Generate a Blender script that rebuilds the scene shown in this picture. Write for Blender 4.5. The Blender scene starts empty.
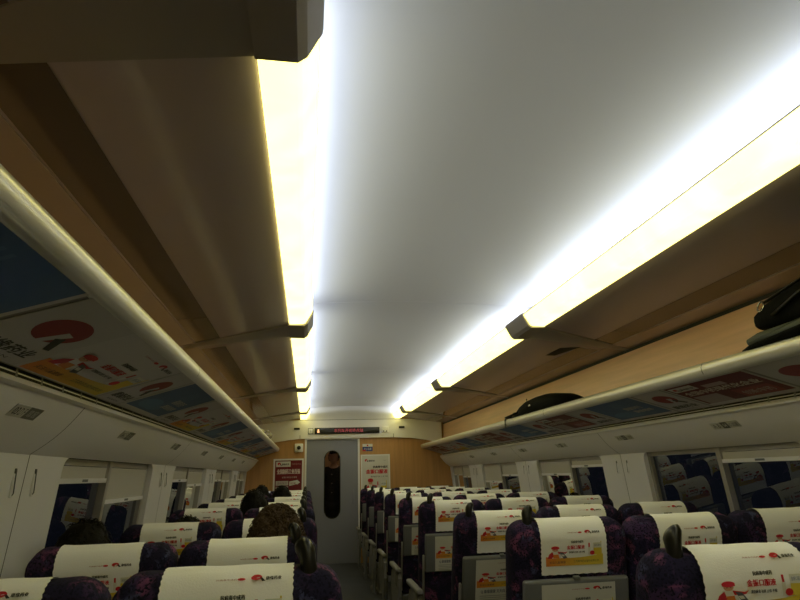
import bpy, bmesh, math, random
from math import sin, cos, pi, radians, sqrt
from mathutils import Vector, Matrix, noise

H = 1.27          # eye height above the carriage floor
XC2 = 1.34        # twice the centre line of the carriage (camera stands at x = 0)
YB, YE = -5.0, 9.8
C = bpy.context.scene.collection
rnd = random.Random(7)

# ------------------------------------------------------------------ helpers
class MB:
    def __init__(s): s.v = []; s.f = []; s.m = []; s.c = []; s.s = []
    def add(s, vs, fs, mat=0, col=(1, 1, 1), smooth=False):
        b = len(s.v); s.v += [tuple(p) for p in vs]
        for f in fs:
            s.f.append(tuple(b + i for i in f)); s.m.append(mat); s.c.append(col); s.s.append(smooth)
    def quad(s, a, b, c, d, mat=0, col=(1, 1, 1)): s.add([a, b, c, d], [(0, 1, 2, 3)], mat, col)
    def box(s, x0, x1, y0, y1, z0, z1, mat=0, col=(1, 1, 1)):
        vs = [(x, y, z) for x in (x0, x1) for y in (y0, y1) for z in (z0, z1)]
        s.add(vs, [(0, 1, 3, 2), (4, 6, 7, 5), (0, 4, 5, 1), (2, 3, 7, 6), (0, 2, 6, 4), (1, 5, 7, 3)], mat, col)
    def rbox(s, x0, x1, y0, y1, z0, z1, r=.01, mat=0, col=(1, 1, 1), seg=3, smooth=True):
        bm = bmesh.new(); bmesh.ops.create_cube(bm, size=1)
        for v in bm.verts:
            v.co = Vector(((x0 + x1) / 2 + v.co.x * (x1 - x0), (y0 + y1) / 2 + v.co.y * (y1 - y0), (z0 + z1) / 2 + v.co.z * (z1 - z0)))
        bmesh.ops.bevel(bm, geom=bm.edges[:], offset=r, segments=seg, affect='EDGES', profile=.5)
        s.bm(bm, mat, col, smooth)
    def bm(s, bm, mat=0, col=(1, 1, 1), smooth=True, M=None):
        bm.verts.index_update()
        vs = [(M @ v.co if M else v.co.copy()) for v in bm.verts]
        s.add(vs, [tuple(v.index for v in f.verts) for f in bm.faces], mat, col, smooth); bm.free()
    def loft(s, rings, mat=0, col=(1, 1, 1), smooth=True, cap=True, closed=True):
        n = len(rings[0]); vs = [p for r in rings for p in r]; fs = []
        m = n if closed else n - 1
        for i in range(len(rings) - 1):
            for j in range(m):
                fs.append((i * n + j, i * n + (j + 1) % n, (i + 1) * n + (j + 1) % n, (i + 1) * n + j))
        if cap and closed:
            fs.append(tuple(range(n))[::-1]); fs.append(tuple((len(rings) - 1) * n + j for j in range(n)))
        s.add(vs, fs, mat, col, smooth)
    def tube(s, pts, r, n=8, mat=0, col=(1, 1, 1), flat=1.0):
        pts = [Vector(p) for p in pts]; rings = []
        up = Vector((0, 0, 1))
        for i, p in enumerate(pts):
            t = (pts[min(i + 1, len(pts) - 1)] - pts[max(i - 1, 0)]).normalized()
            a = t.cross(up)
            if a.length < .1: a = t.cross(Vector((0, 1, 0)))
            a.normalize(); b = a.cross(t)
            rr = r[i] if isinstance(r, (list, tuple)) else r
            rings.append([p + a * cos(2 * pi * k / n) * rr + b * sin(2 * pi * k / n) * rr * flat for k in range(n)])
        s.loft(rings, mat, col)
    def extrude_y(s, prof, y0, y1, mat=0, col=(1, 1, 1), smooth=False, closed=True, cap=True):
        s.loft([[(x, y0, z) for x, z in prof], [(x, y1, z) for x, z in prof]], mat, col, smooth, cap, closed)
    def sphere(s, c, r, mat=0, col=(1, 1, 1), u=16, v=12):
        bm = bmesh.new(); bmesh.ops.create_uvsphere(bm, u_segments=u, v_segments=v, radius=1)
        r = r if isinstance(r, (tuple, list)) else (r, r, r)
        s.bm(bm, mat, col, True, Matrix.Translation(c) @ Matrix.Diagonal((*r, 1)))
    def printed(s, pr, fn, mat=0):
        for pts, fs, col, lay in pr.items: s.add([fn(p[0], p[1], lay) for p in pts], fs, mat, col)
    def mesh(s, name, mats):
        me = bpy.data.meshes.new(name); me.from_pydata(s.v, [], s.f)
        for m in mats: me.materials.append(m)
        me.polygons.foreach_set('material_index', s.m); me.polygons.foreach_set('use_smooth', s.s)
        if any(c != (1, 1, 1) for c in s.c):
            a = me.color_attributes.new('ink', 'FLOAT_COLOR', 'CORNER'); d = []
            for p, c in zip(me.polygons, s.c): d += [c[0], c[1], c[2], 1.0] * p.loop_total
            a.data.foreach_set('color', d)
        me.update(); return me
    def build(s, name, mats, parent=None, loc=None):
        if not isinstance(mats, (list, tuple)): mats = [mats]
        me = s.mesh(name, mats)
        bm = bmesh.new(); bm.from_mesh(me); bmesh.ops.recalc_face_normals(bm, faces=bm.faces[:]); bm.to_mesh(me); bm.free()
        o = bpy.data.objects.new(name, me); C.objects.link(o)
        if loc: o.location = loc
        if parent: o.parent = parent
        return o

def empty(name, loc=(0, 0, 0), rz=0):
    o = bpy.data.objects.new(name, None); C.objects.link(o); o.location = loc; o.rotation_euler = (0, 0, rz)
    o.empty_display_size = .05; return o
def tag(o, label=None, cat=None, group=None, kind=None):
    if label: o['label'] = label
    if cat: o['category'] = cat
    if group: o['group'] = group
    if kind: o['kind'] = kind
    return o
def children(o): return [c for c in bpy.data.objects if c.parent == o]
def copy_tree(o, parent=None):
    c = o.copy(); C.objects.link(c); c.parent = parent
    for ch in children(o): copy_tree(ch, c)
    return c

# ------------------------------------------------------------------ materials
def mat(name, col, rough=.5, spec=.5, metal=0, bump=0, bscale=40, coat=0, var=0, vscale=6, vstretch=(1, 1, 1)):
    m = bpy.data.materials.new(name); m.use_nodes = True; nt = m.node_tree; N = nt.nodes; L = nt.links
    b = N['Principled BSDF']; b.inputs['Base Color'].default_value = (*col, 1); b.inputs['Roughness'].default_value = rough
    b.inputs['Specular IOR Level'].default_value = spec; b.inputs['Metallic'].default_value = metal; b.inputs['Coat Weight'].default_value = coat
    b.inputs['Coat Roughness'].default_value = .08
    if bump or var:
        tc = N.new('ShaderNodeTexCoord'); mp = N.new('ShaderNodeMapping'); mp.inputs['Scale'].default_value = vstretch
        L.new(tc.outputs['Object'], mp.inputs[0])
    if var:
        n = N.new('ShaderNodeTexNoise'); n.inputs['Scale'].default_value = vscale; n.inputs['Detail'].default_value = 4
        L.new(mp.outputs[0], n.inputs[0]); r = N.new('ShaderNodeValToRGB'); r.color_ramp.elements[0].position = .3; r.color_ramp.elements[1].position = .7
        r.color_ramp.elements[0].color = (*[c * (1 - var) for c in col], 1); r.color_ramp.elements[1].color = (*[min(1, c * (1 + var)) for c in col], 1)
        L.new(n.outputs[0], r.inputs[0]); L.new(r.outputs[0], b.inputs['Base Color'])
    if bump:
        n = N.new('ShaderNodeTexNoise'); n.inputs['Scale'].default_value = bscale; n.inputs['Detail'].default_value = 3
        L.new(tc.outputs['Object'], n.inputs[0]); bp = N.new('ShaderNodeBump'); bp.inputs['Strength'].default_value = bump; bp.inputs['Distance'].default_value = .004
        L.new(n.outputs[0], bp.inputs['Height']); L.new(bp.outputs[0], b.inputs['Normal'])
    return m
def emis(name, col, s):
    m = bpy.data.materials.new(name); m.use_nodes = True; N = m.node_tree.nodes; b = N['Principled BSDF']
    b.inputs['Base Color'].default_value = (*[min(1, c) for c in col], 1); b.inputs['Emission Color'].default_value = (*col, 1); b.inputs['Emission Strength'].default_value = s
    b.inputs['Roughness'].default_value = .4
    return m

M = {}
M['ceil'] = mat('ceiling_paint', (.80, .80, .81), .42, .5)
M['sidepanel'] = mat('side_panel_laminate', (.50, .43, .49), .2, .5)
M['outerpanel'] = mat('outer_panel_laminate', (.44, .36, .35), .2, .5)
M['inset'] = mat('smoked_inset', (.13, .10, .09), .10, .5)
M['bracket'] = mat('bracket_grey', (.30, .275, .28), .4)
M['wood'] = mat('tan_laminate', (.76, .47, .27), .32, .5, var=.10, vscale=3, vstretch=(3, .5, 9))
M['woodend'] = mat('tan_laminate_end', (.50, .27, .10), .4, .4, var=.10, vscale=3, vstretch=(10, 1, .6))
M['cream'] = mat('cream_panel', (.86, .85, .86), .5, .4)
M['panel'] = mat('valance_panel', (.84, .82, .83), .5, .35)
M['strip'] = mat('rack_back_strip', (.82, .80, .78), .35)
M['alu'] = mat('brushed_aluminium', (.78, .77, .76), .34, .5, metal=.45)
M['under'] = mat('rack_underside', (.24, .22, .22), .35)
M['dark'] = mat('dark_gap_and_shade', (.012, .012, .014), .7)
M['seam'] = mat('seam_shadow_gap', (.10, .09, .08), .7)
M['floor'] = mat('vinyl_floor', (.038, .040, .046), .45, .4, var=.25, vscale=3)
M['door'] = mat('blue_grey_door', (.23, .235, .28), .38, .5)
M['frame'] = mat('window_frame_grey', (.42, .40, .36), .35, metal=.3)
M['blind'] = mat('blind_fabric', (.60, .57, .50), .8, .2, bump=.3, bscale=160)
M['black'] = mat('black_plastic', (.008, .008, .008), .30, .4)
M['seatgrey'] = mat('grey_seat_plastic', (.14, .145, .155), .45, .4)
M['armgrey'] = mat('light_grey_seat_plastic', (.19, .185, .18), .45, .4)
M['sidegrey'] = mat('grey_side_cover', (.17, .165, .165), .45, .4)
M['metal'] = mat('grey_metal', (.35, .34, .33), .4, metal=.6)
M['chrome'] = mat('handle_cap_metal', (.45, .45, .42), .25, metal=.8)
M['cloth'] = mat('white_cover_cloth', (.92, .93, .96), .85, .2, bump=.25, bscale=300)
M['skin'] = mat('skin', (.48, .27, .18), .55, .4)
M['hair'] = mat('black_hair', (.006, .005, .0045), .7, .12, bump=.8, bscale=120)
M['brownhair'] = mat('brown_curly_hair', (.060, .040, .028), .8, .1)
M['coat'] = mat('black_coat_cloth', (.012, .012, .014), .8, .2, bump=.4, bscale=60)
M['coat2'] = mat('dark_blue_jacket', (.02, .022, .035), .7, .2, bump=.4, bscale=60)
M['trousers'] = mat('dark_trousers', (.015, .016, .02), .85, .2)
M['bag'] = mat('black_nylon', (.004, .0045, .0055), .8, .08, bump=.6, bscale=70)
M['baggrey'] = mat('grey_green_padding', (.075, .085, .08), .6, .3, bump=.4, bscale=50)
M['ring'] = mat('steel_ring', (.5, .5, .48), .25, metal=1)
M['piping'] = mat('reflective_piping', (.6, .6, .55), .3, metal=.6)
M['plastic'] = mat('crinkled_silver_plastic', (.7, .66, .6), .22, .6, metal=.4, bump=1, bscale=30)
M['glow'] = emis('strip_diffuser', (1.0, .93, .56), 1.0)
M['lamp'] = emis('added_vestibule_lamp', (1, .95, .85), 14.0)
M['led'] = emis('led_red', (.60, .10, .12), .30)
M['led2'] = emis('led_icon', (1.0, .55, .30), .9)

def ink_mat():
    m = bpy.data.materials.new('printed_ink'); m.use_nodes = True; N = m.node_tree.nodes; L = m.node_tree.links
    b = N['Principled BSDF']; b.inputs['Roughness'].default_value = .5; b.inputs['Specular IOR Level'].default_value = .35
    a = N.new('ShaderNodeAttribute'); a.attribute_name = 'ink'; L.new(a.outputs['Color'], b.inputs['Base Color']); return m
M['ink'] = ink_mat()

def strip_mat():
    m = M['glow']; N = m.node_tree.nodes; L = m.node_tree.links; b = N['Principled BSDF']
    tc = N.new('ShaderNodeTexCoord'); n = N.new('ShaderNodeTexNoise'); n.inputs['Scale'].default_value = 5; n.inputs['Detail'].default_value = 3; n.inputs['Distortion'].default_value = .6
    L.new(tc.outputs['Object'], n.inputs[0]); r = N.new('ShaderNodeValToRGB')
    r.color_ramp.elements[0].position = .40; r.color_ramp.elements[0].color = (STRIP[0] * .92, STRIP[1] * .91, STRIP[2] * .82, 1)
    r.color_ramp.elements[1].position = .66; r.color_ramp.elements[1].color = (*STRIP, 1)
    L.new(n.outputs[0], r.inputs[0]); L.new(r.outputs[0], b.inputs['Emission Color']); b.inputs['Emission Strength'].default_value = 1.0
STRIP = (3.6, 3.25, .98)
strip_mat()

def fabric():
    m = bpy.data.materials.new('navy_purple_seat_fabric'); m.use_nodes = True; N = m.node_tree.nodes; L = m.node_tree.links
    b = N['Principled BSDF']; b.inputs['Roughness'].default_value = .9; b.inputs['Specular IOR Level'].default_value = .15
    tc = N.new('ShaderNodeTexCoord'); oi = N.new('ShaderNodeObjectInfo'); mp = N.new('ShaderNodeMapping')
    L.new(tc.outputs['Object'], mp.inputs[0]); cmb = N.new('ShaderNodeCombineXYZ')
    mul = N.new('ShaderNodeMath'); mul.operation = 'MULTIPLY'; mul.inputs[1].default_value = 9; L.new(oi.outputs['Random'], mul.inputs[0])
    for k in range(3): L.new(mul.outputs[0], cmb.inputs[k])
    L.new(cmb.outputs[0], mp.inputs['Location'])
    base = (.016, .014, .040); cur = None
    def noise_mask(scale, lo, hi, dist=1.2, det=3, off=0):
        n = N.new('ShaderNodeTexNoise'); n.noise_dimensions = '4D'; n.inputs['W'].default_value = off
        n.inputs['Scale'].default_value = scale; n.inputs['Detail'].default_value = det; n.inputs['Distortion'].default_value = dist
        L.new(mp.outputs[0], n.inputs['Vector']); r = N.new('ShaderNodeValToRGB'); r.color_ramp.elements[0].position = lo; r.color_ramp.elements[1].position = hi
        L.new(n.outputs[0], r.inputs[0]); return r.outputs[0]
    def over(prev, mask, col):
        x = N.new('ShaderNodeMix'); x.data_type = 'RGBA'; L.new(mask, x.inputs[0])
        if prev is None: x.inputs[6].default_value = (*base, 1)
        else: L.new(prev, x.inputs[6])
        x.inputs[7].default_value = (*col, 1); return x.outputs[2]
    cur = over(None, noise_mask(13, .50, .62, off=1, det=5), (.050, .027, .080))
    cur = over(cur, noise_mask(15, .56, .66, off=4, det=6), (.175, .055, .125))
    cur = over(cur, noise_mask(16, .60, .68, off=7), (.055, .062, .135))
    cur = over(cur, noise_mask(170, .52, .60, dist=0, det=1, off=2), (.008, .008, .022))
    L.new(cur, b.inputs['Base Color'])
    n = N.new('ShaderNodeTexNoise'); n.inputs['Scale'].default_value = 260; L.new(tc.outputs['Object'], n.inputs[0])
    bp = N.new('ShaderNodeBump'); bp.inputs['Strength'].default_value = .5; bp.inputs['Distance'].default_value = .002
    L.new(n.outputs[0], bp.inputs['Height']); L.new(bp.outputs[0], b.inputs['Normal'])
    return m
M['fabric'] = fabric()

def glass_mat(name, ior, tint=(.55, .6, .6)):
    m = bpy.data.materials.new(name); m.use_nodes = True; N = m.node_tree.nodes; L = m.node_tree.links; N.remove(N['Principled BSDF'])
    fr = N.new('ShaderNodeFresnel'); fr.inputs[0].default_value = ior
    t = N.new('ShaderNodeBsdfTransparent'); t.inputs[0].default_value = (*tint, 1)
    g = N.new('ShaderNodeBsdfGlossy'); g.inputs['Roughness'].default_value = .01; g.inputs[0].default_value = (.95, .95, .92, 1)
    x = N.new('ShaderNodeMixShader'); L.new(fr.outputs[0], x.inputs[0]); L.new(t.outputs[0], x.inputs[1]); L.new(g.outputs[0], x.inputs[2])
    L.new(x.outputs[0], N['Material Output'].inputs[0]); return m
M['glass'] = glass_mat('window_glass', 1.8)
M['doorglass'] = glass_mat('door_glass', 1.25, (.8, .8, .8))

# ------------------------------------------------------------------ printing (flat lettering and pictures)
_tc = {}
def text_geo(s):
    if s not in _tc:
        cu = bpy.data.curves.new('lettering', 'FONT'); cu.body = s; cu.resolution_u = 2; cu.size = 1; cu.fill_mode = 'FRONT'
        o = bpy.data.objects.new('lettering', cu); C.objects.link(o); bpy.context.view_layer.update()
        dg = bpy.context.evaluated_depsgraph_get(); me = bpy.data.meshes.new_from_object(o.evaluated_get(dg))
        vs = [(v.co.x, v.co.y) for v in me.vertices]; fs = [tuple(p.vertices) for p in me.polygons]
        C.objects.unlink(o); bpy.data.objects.remove(o); bpy.data.curves.remove(cu); bpy.data.meshes.remove(me)
        xs = [v[0] for v in vs] or [0]; ys = [v[1] for v in vs] or [0]
        _tc[s] = (vs, fs, min(xs), max(xs), min(ys), max(ys))
    return _tc[s]
class Print:
    def __init__(s): s.items = []
    def poly(s, pts, col, lay=1): s.items.append((pts, [tuple(range(len(pts)))], col, lay))
    def rect(s, x0, y0, x1, y1, col, lay=1): s.poly([(x0, y0), (x1, y0), (x1, y1), (x0, y1)], col, lay)
    def ell(s, cx, cy, rx, ry, col, lay=1, n=18, a0=0, a1=2 * pi, rot=0):
        s.poly([(cx + cos(rot) * rx * cos(a) - sin(rot) * ry * sin(a), cy + sin(rot) * rx * cos(a) + cos(rot) * ry * sin(a)) for a in [a0 + (a1 - a0) * k / n for k in range(n)]], col, lay)
    def text(s, t, x0, y0, x1, y1, col, lay=2, bold=0):
        vs, fs, a, b, c, d = text_geo(t)
        for ox, oy in ([(0, 0)] if not bold else [(-bold, 0), (bold, 0), (0, bold)]):
            s.items.append(([(x0 + ox + (v[0] - a) / (b - a) * (x1 - x0), y0 + oy + (v[1] - c) / (d - c) * (y1 - y0)) for v in vs], fs, col, lay + (0 if not ox else (.15 if ox > 0 else .3))))
    def scaled(s, sx, sy, ox=0, oy=0, lay=0):
        p = Print(); p.items = [([(a * sx + ox, b * sy + oy) for a, b in pts], fs, c, l + lay) for pts, fs, c, l in s.items]; return p
RED = (.55, .02, .035); BLK = (.02, .02, .025); WHT = (.72, .70, .66); BLUE = (.06, .14, .34); YEL = (.72, .55, .06); ORG = (.72, .22, .04)
SKN = (.62, .34, .22)
def logo(p, x, y, w, h, lay=2, words=True):
    # red swooping mark with a dark leg, and the company's four characters beside it
    p.ell(x + h * .52, y + h * .58, h * .50, h * .44, RED, lay, rot=.3)
    p.poly([(x + h * .30, y + h * .0), (x + h * .55, y + h * .0), (x + h * .80, y + h * .62), (x + h * .55, y + h * .55)], WHT, lay + 1)
    p.poly([(x + h * .80, y + h * .50), (x + h * 1.0, y + h * .55), (x + h * 1.3, y + h * .05), (x + h * 1.02, y)], BLK, lay + 2)
    if words: p.text('康缘药业', x + h * 1.35, y + h * .1, x + w, y + h * .72, BLK, lay, bold=h * .02)
def figure(p, x, y, s, lay=3):
    # person in a red cap and red and white clothes holding up a dark bottle
    p.poly([(x + .18 * s, y), (x + .08 * s, y + .28 * s), (x + .22 * s, y + .55 * s), (x + .55 * s, y + .58 * s), (x + .72 * s, y + .3 * s), (x + .66 * s, y)], (.75, .72, .70), lay)
    p.poly([(x + .02 * s, y + .0 * s), (x + .10 * s, y + .34 * s), (x + .26 * s, y + .52 * s), (x + .34 * s, y + .2 * s), (x + .22 * s, y)], RED, lay + 1)
    p.poly([(x + .5 * s, y + .55 * s), (x + .85 * s, y + .46 * s), (x + 1.0 * s, y + .52 * s), (x + .9 * s, y + .36 * s), (x + .56 * s, y + .34 * s)], RED, lay + 1)
    p.poly([(x + .3 * s, y + .02 * s), (x + .3 * s, y + .3 * s), (x + .55 * s, y + .32 * s), (x + .6 * s, y)], ORG, lay + 1)
    p.poly([(x + .58 * s, y + .48 * s), (x + .78 * s, y + .44 * s), (x + .98 * s, y + .02 * s), (x + .80 * s, y - .05 * s)], (.10, .10, .14), lay + 2)
    p.poly([(x + .66 * s, y + .30 * s), (x + .80 * s, y + .30 * s), (x + .86 * s, y + .16 * s), (x + .74 * s, y + .14 * s)], WHT, lay + 3)
    p.ell(x + .40 * s, y + .70 * s, .15 * s, .17 * s, SKN, lay + 1)
    p.ell(x + .40 * s, y + .83 * s, .20 * s, .13 * s, RED, lay + 2)
    p.rect(x + .22 * s, y + .74 * s, x + .60 * s, y + .79 * s, RED, lay + 2)
    p.ell(x + .35 * s, y + .68 * s, .02 * s, .02 * s, BLK, lay + 3, 8); p.ell(x + .46 * s, y + .68 * s, .02 * s, .02 * s, BLK, lay + 3, 8)
def band(p, x0, x1, y0, y1, lay=1):
    n = 12; top = lambda t: y1 + (y1 - y0) * (-.25 * sin(pi * t) + .12 * t)
    for k in range(n):
        a, b = k / n, (k + 1) / n; t = min(1, (a + b) / 2 * 1.25)
        col = tuple(ORG[i] * (1 - t) + YEL[i] * t for i in range(3))
        p.poly([(x0 + (x1 - x0) * a, y0), (x0 + (x1 - x0) * b, y0), (x0 + (x1 - x0) * b, top(b)), (x0 + (x1 - x0) * a, top(a))], col, lay)
def product(p, x, y, w, h, lay=3):
    p.rect(x + w * .38, y, x + w * .96, y + h * .55, YEL, lay); p.rect(x + w * .38, y + h * .55, x + w * .96, y + h * .95, (.70, .70, .62), lay)
    p.text('金振口服液', x + w * .44, y + h * .66, x + w * .90, y + h * .84, (.1, .15, .3), lay + 1)
    p.rect(x + w * .90, y + h * .1, x + w * .96, y + h * 1.05, YEL, lay + 1)
    p.rect(x, y, x + w * .16, y + h * .62, (.75, .74, .7), lay + 1); p.rect(x + w * .03, y + h * .62, x + w * .13, y + h * .95, RED, lay + 1)
    p.ell(x + w * .28, y + h * .17, w * .17, h * .17, RED, lay + 2)
def medicine_ad(full=True, blocks=False):
    # unit square 0..1
    p = Print()
    band(p, 0, 1, 0, .27)
    figure(p, .02, .22, .36 if full else .36)
    p.text('金振口服液', .37, .46, .68, .57, RED, bold=.003)
    p.text('抗病毒中成药', .45, .63, .66, .70, BLK, bold=.002)
    p.text('清热解毒 祛痰 止咳 平喘', .40, .35, .68, .405, BLK, bold=.001)
    product(p, .74, .28, .25, .36)
    p.text('关注儿童健康', .06, .07, .34, .14, (.25, .10, .05), bold=.001)
    p.text('江苏康缘药业股份有限公司', .48, .08, .92, .15, (.12, .10, .05))
    logo(p, .70, .88, .27, .10)
    p.text('抗病毒中成药', .40, .905, .58, .935, (.3, .05, .05)); p.ell(.62, .92, .035, .022, RED, 2)
    return p

# ------------------------------------------------------------------ carriage shell
SX = lambda side, x: x if side == 'left' else XC2 - x
def zc(x):  # ceiling height (relative to the eye)
    t = (x - XC2 / 2) / (XC2 / 2); return 1.065 - .022 * t * t

b = MB(); b.box(-1.05, 2.39, YB - .1, 11.6, -.06, 0)
tag(b.build('floor', M['floor']), kind='structure')

seams = [-4.2, -1.62, .98, 3.66, 6.28, 8.70]
b = MB()
xs = [-.20 + k * (XC2 + .40) / 24 for k in range(25)]
ys = [YB] + seams + [YE]
for i in range(len(ys) - 1):
    y0, y1 = ys[i] + (.003 if i else 0), ys[i + 1] - (.003 if i < len(ys) - 2 else 0)
    b.loft([[(x, y0, H + zc(x)) for x in xs] + [(x, y0, H + zc(x) + .03) for x in xs[::-1]], [(x, y1, H + zc(x)) for x in xs] + [(x, y1, H + zc(x) + .03) for x in xs[::-1]]], smooth=False)
for y in seams: b.loft([[(x, y - .004, H + zc(x) + .008) for x in xs], [(x, y + .004, H + zc(x) + .008) for x in xs]], mat=1, cap=False, closed=False)
ceil = b.build('ceiling', [M['ceil'], M['seam']]); tag(ceil, kind='structure')
# outer ends of the ceiling shell, above the cove
for side in ('left', 'right'):
    b = MB(); X = lambda x: SX(side, x)
    b.add([(X(-.20), YB, H + 1.05), (X(-.20), YE, H + 1.05), (X(-.15), YE, H + .93), (X(-.15), YB, H + .93), (X(-.12), YE, H + .925), (X(-.12), YB, H + .925)], [(0, 1, 2, 3), (3, 2, 4, 5)])
    tag(b.build('cove_back', M['ceil'], ceil))

BR = [(-4.42, -4.08), (-1.82, -1.48), (.78, 1.12), (3.50, 3.84), (6.15, 6.45), (8.58, 8.85)]
PO, PI_ = (-.126, .884), (-.84, .790)      # side panel: inner upper edge, outer lower edge
for side in ('left', 'right'):
    X = lambda x: SX(side, x)
    # side panels, one between each pair of ribs, very slightly tilted against each other
    edges = [YB] + [e for (a, e) in BR] + [9.74]
    b = MB()
    for i in range(len(edges) - 1):
        y0, y1 = edges[i] + .004, edges[i + 1] - .004
        d = .006
        b.add([(X(PO[0]), y0, H + PO[1]), (X(PO[0]), y1, H + PO[1]), (X(PI_[0]), y1, H + PI_[1]), (X(PI_[0]), y0, H + PI_[1] + d * 0),
               (X(PO[0]), y0, H + PO[1] + .02), (X(PO[0]), y1, H + PO[1] + .02), (X(PI_[0]), y1, H + PI_[1] + .02), (X(PI_[0]), y0, H + PI_[1] + .02)],
              [(0, 1, 2, 3), (7, 6, 5, 4), (0, 4, 5, 1), (1, 5, 6, 2), (2, 6, 7, 3), (3, 7, 4, 0)])
        if i: b.quad((X(PO[0]), edges[i] - .012, H + PO[1] + .004), (X(PO[0]), edges[i] + .004, H + PO[1] + .004), (X(PI_[0]), edges[i] + .004, H + PI_[1] + .004), (X(PI_[0]), edges[i] - .012, H + PI_[1] + .004), 1)
    b.quad((X(PO[0]), YB, H + PO[1] + .03), (X(PO[0]), YE, H + PO[1] + .03), (X(PI_[0] - .1), YE, H + PI_[1] + .03), (X(PI_[0] - .1), YB, H + PI_[1] + .03), 1)
    pn = b.build('side_panel', [M['sidepanel'], M['dark']], ceil)
    zp = lambda x, d=0: H + PO[1] + (x - PO[0]) / (PI_[0] - PO[0]) * (PI_[1] - PO[1]) - d
    for i in range(len(edges) - 1):
        y0, y1 = edges[i] + .004, edges[i + 1] - .004
        b = MB(); xa, xb = -.700, -.838
        b.add([(X(xa), y0, zp(xa, .004)), (X(xb), y0, zp(xb, .004)), (X(xb), y1 - .03, zp(xb, .004)), (X(xa), y1 - .03, zp(xa, .004)), (X(xa), y0, zp(xa)), (X(xa), y1 - .03, zp(xa))], [(0, 1, 2, 3), (0, 3, 5, 4)])
        b.build('outer_panel', M['outerpanel'], ceil)
        b = MB(); xa, xb = -.540, -.690; ya = y0 + (.10 if i > 3 else 0)
        b.add([(X(xa), ya, zp(xa, .002)), (X(xb), ya, zp(xb, .002)), (X(xb), y1 - .05, zp(xb, .002)), (X(xa), y1 - .05, zp(xa, .002))], [(0, 1, 2, 3)])
        b.build('dark_inset', M['inset'], ceil)
    # light strip segments and brackets
    segs = []; prev = YB
    for (a, e) in BR: segs.append((prev, a)); prev = e
    segs.append((prev, 9.70))
    nm = {0: 'behind the camera', 1: 'behind the camera', 2: 'just behind the camera'}
    vis = {3: 'nearest to the camera', 4: 'second from the camera', 5: 'third from the camera', 6: 'last, ending at the door wall'}
    for i, (y0, y1) in enumerate(segs):
        root = empty('ceiling_light_strip', (0, 0, 0))
        tag(root, 'glowing cream light strip along the %s ceiling edge, %s' % (side + '-hand', vis.get(i, nm.get(i)) if i in vis else ['far end behind the camera', 'middle one behind the camera', 'just behind the camera'][i]), 'ceiling light', 'light strips along the ceiling')
        prof = [(-.124, .890), (-.122, .874), (-.116, .868), (-.036, .872), (-.026, .880), (.008, .938), (.012, .946)]
        b = MB(); b.extrude_y([(X(x), H + z) for x, z in prof], y0, y1, smooth=False, closed=False)
        for yy in (y0, y1): b.add([(X(x), yy, H + z) for x, z in prof + [(-.122, .93)]], [tuple(range(len(prof) + 1))])
        b.build('diffuser', M['glow'], root)
        b = MB(); b.extrude_y([(X(x), H + z) for x, z in [(-.122, .872), (-.122, .925), (-.03, .925), (.006, .950), (.013, .950), (.013, .944)]], y0, y1, closed=False)
        b.build('housing', M['bracket'], root)
    for i, (y0, y1) in enumerate(BR):
        b = MB(); o = .006
        prof = [(-.128, .892), (-.126, .868 - o), (-.034, .866 - o), (-.020 + o, .876), (.012 + o, .940), (.014 + o, .955), (-.02, .955), (-.124, .93)]
        b.extrude_y([(X(x), H + z) for x, z in prof], y0, y1)
        # rib running out over the side panel, narrowing away from the strip
        t = .010
        a0, a1, c0, c1 = y0 + .05, y1 + .006, y1 - .05, y1 + .006
        vs = []
        for zz in (0, -t):
            vs += [(X(PO[0]), a0, H + PO[1] + zz), (X(PO[0]), a1, H + PO[1] + zz), (X(PI_[0]), c1, H + PI_[1] + zz * .6), (X(PI_[0]), c0, H + PI_[1] + zz * .6)]
        b.add(vs, [(0, 1, 2, 3), (7, 6, 5, 4), (0, 4, 5, 1), (1, 5, 6, 2), (2, 6, 7, 3), (3, 7, 4, 0)])
        w = ['far behind the camera', 'behind the camera', 'nearest to the camera', 'second from the camera', 'third from the camera', 'closest to the door wall']
        tag(b.build('ceiling_bracket', M['bracket']), 'grey bracket over the %s-hand light strip, with ceiling rib, %s' % (side, w[i]), 'bracket', 'brackets across the light strips')
    # real lamps: tubes lying in the cove above the strip, shining up at the ceiling
    for (y0, y1) in segs:
        la = bpy.data.lights.new('cove_tube', 'AREA'); la.shape = 'RECTANGLE'; la.size = .02; la.size_y = (y1 - y0) + .22
        la.energy = COVE = 2.8 * (y1 - y0); la.color = (.80, .89, 1.0)
        lo = bpy.data.objects.new('cove_tube', la); C.objects.link(lo); lo.location = (X(-.095), (y0 + y1) / 2, H + .942)
        lo.rotation_euler = (pi, (1 if side == 'left' else -1) * radians(52), 0)

# air vents in the side panels
for (side, y0, y1, x0, x1) in [('right', 3.92, 4.30, -.44, -.50)]:
    X = lambda x: SX(side, x); b = MB()
    zf = lambda x: H + PO[1] + (x - PO[0]) / (PI_[0] - PO[0]) * (PI_[1] - PO[1]) - .002
    n = 8
    b.add([(X(x0), y1, zf(x0)), (X(x1), y1 - .03, zf(x1)), (X(x1 - .05), y0, zf(x1 - .05)), (X(x0), y0 + .1, zf(x0))], [(0, 1, 2, 3)])
    o = b.build('ceiling_vent', M['dark']); tag(o, 'small black vent opening in the dark ceiling panel over the far black bag', 'vent')

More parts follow.
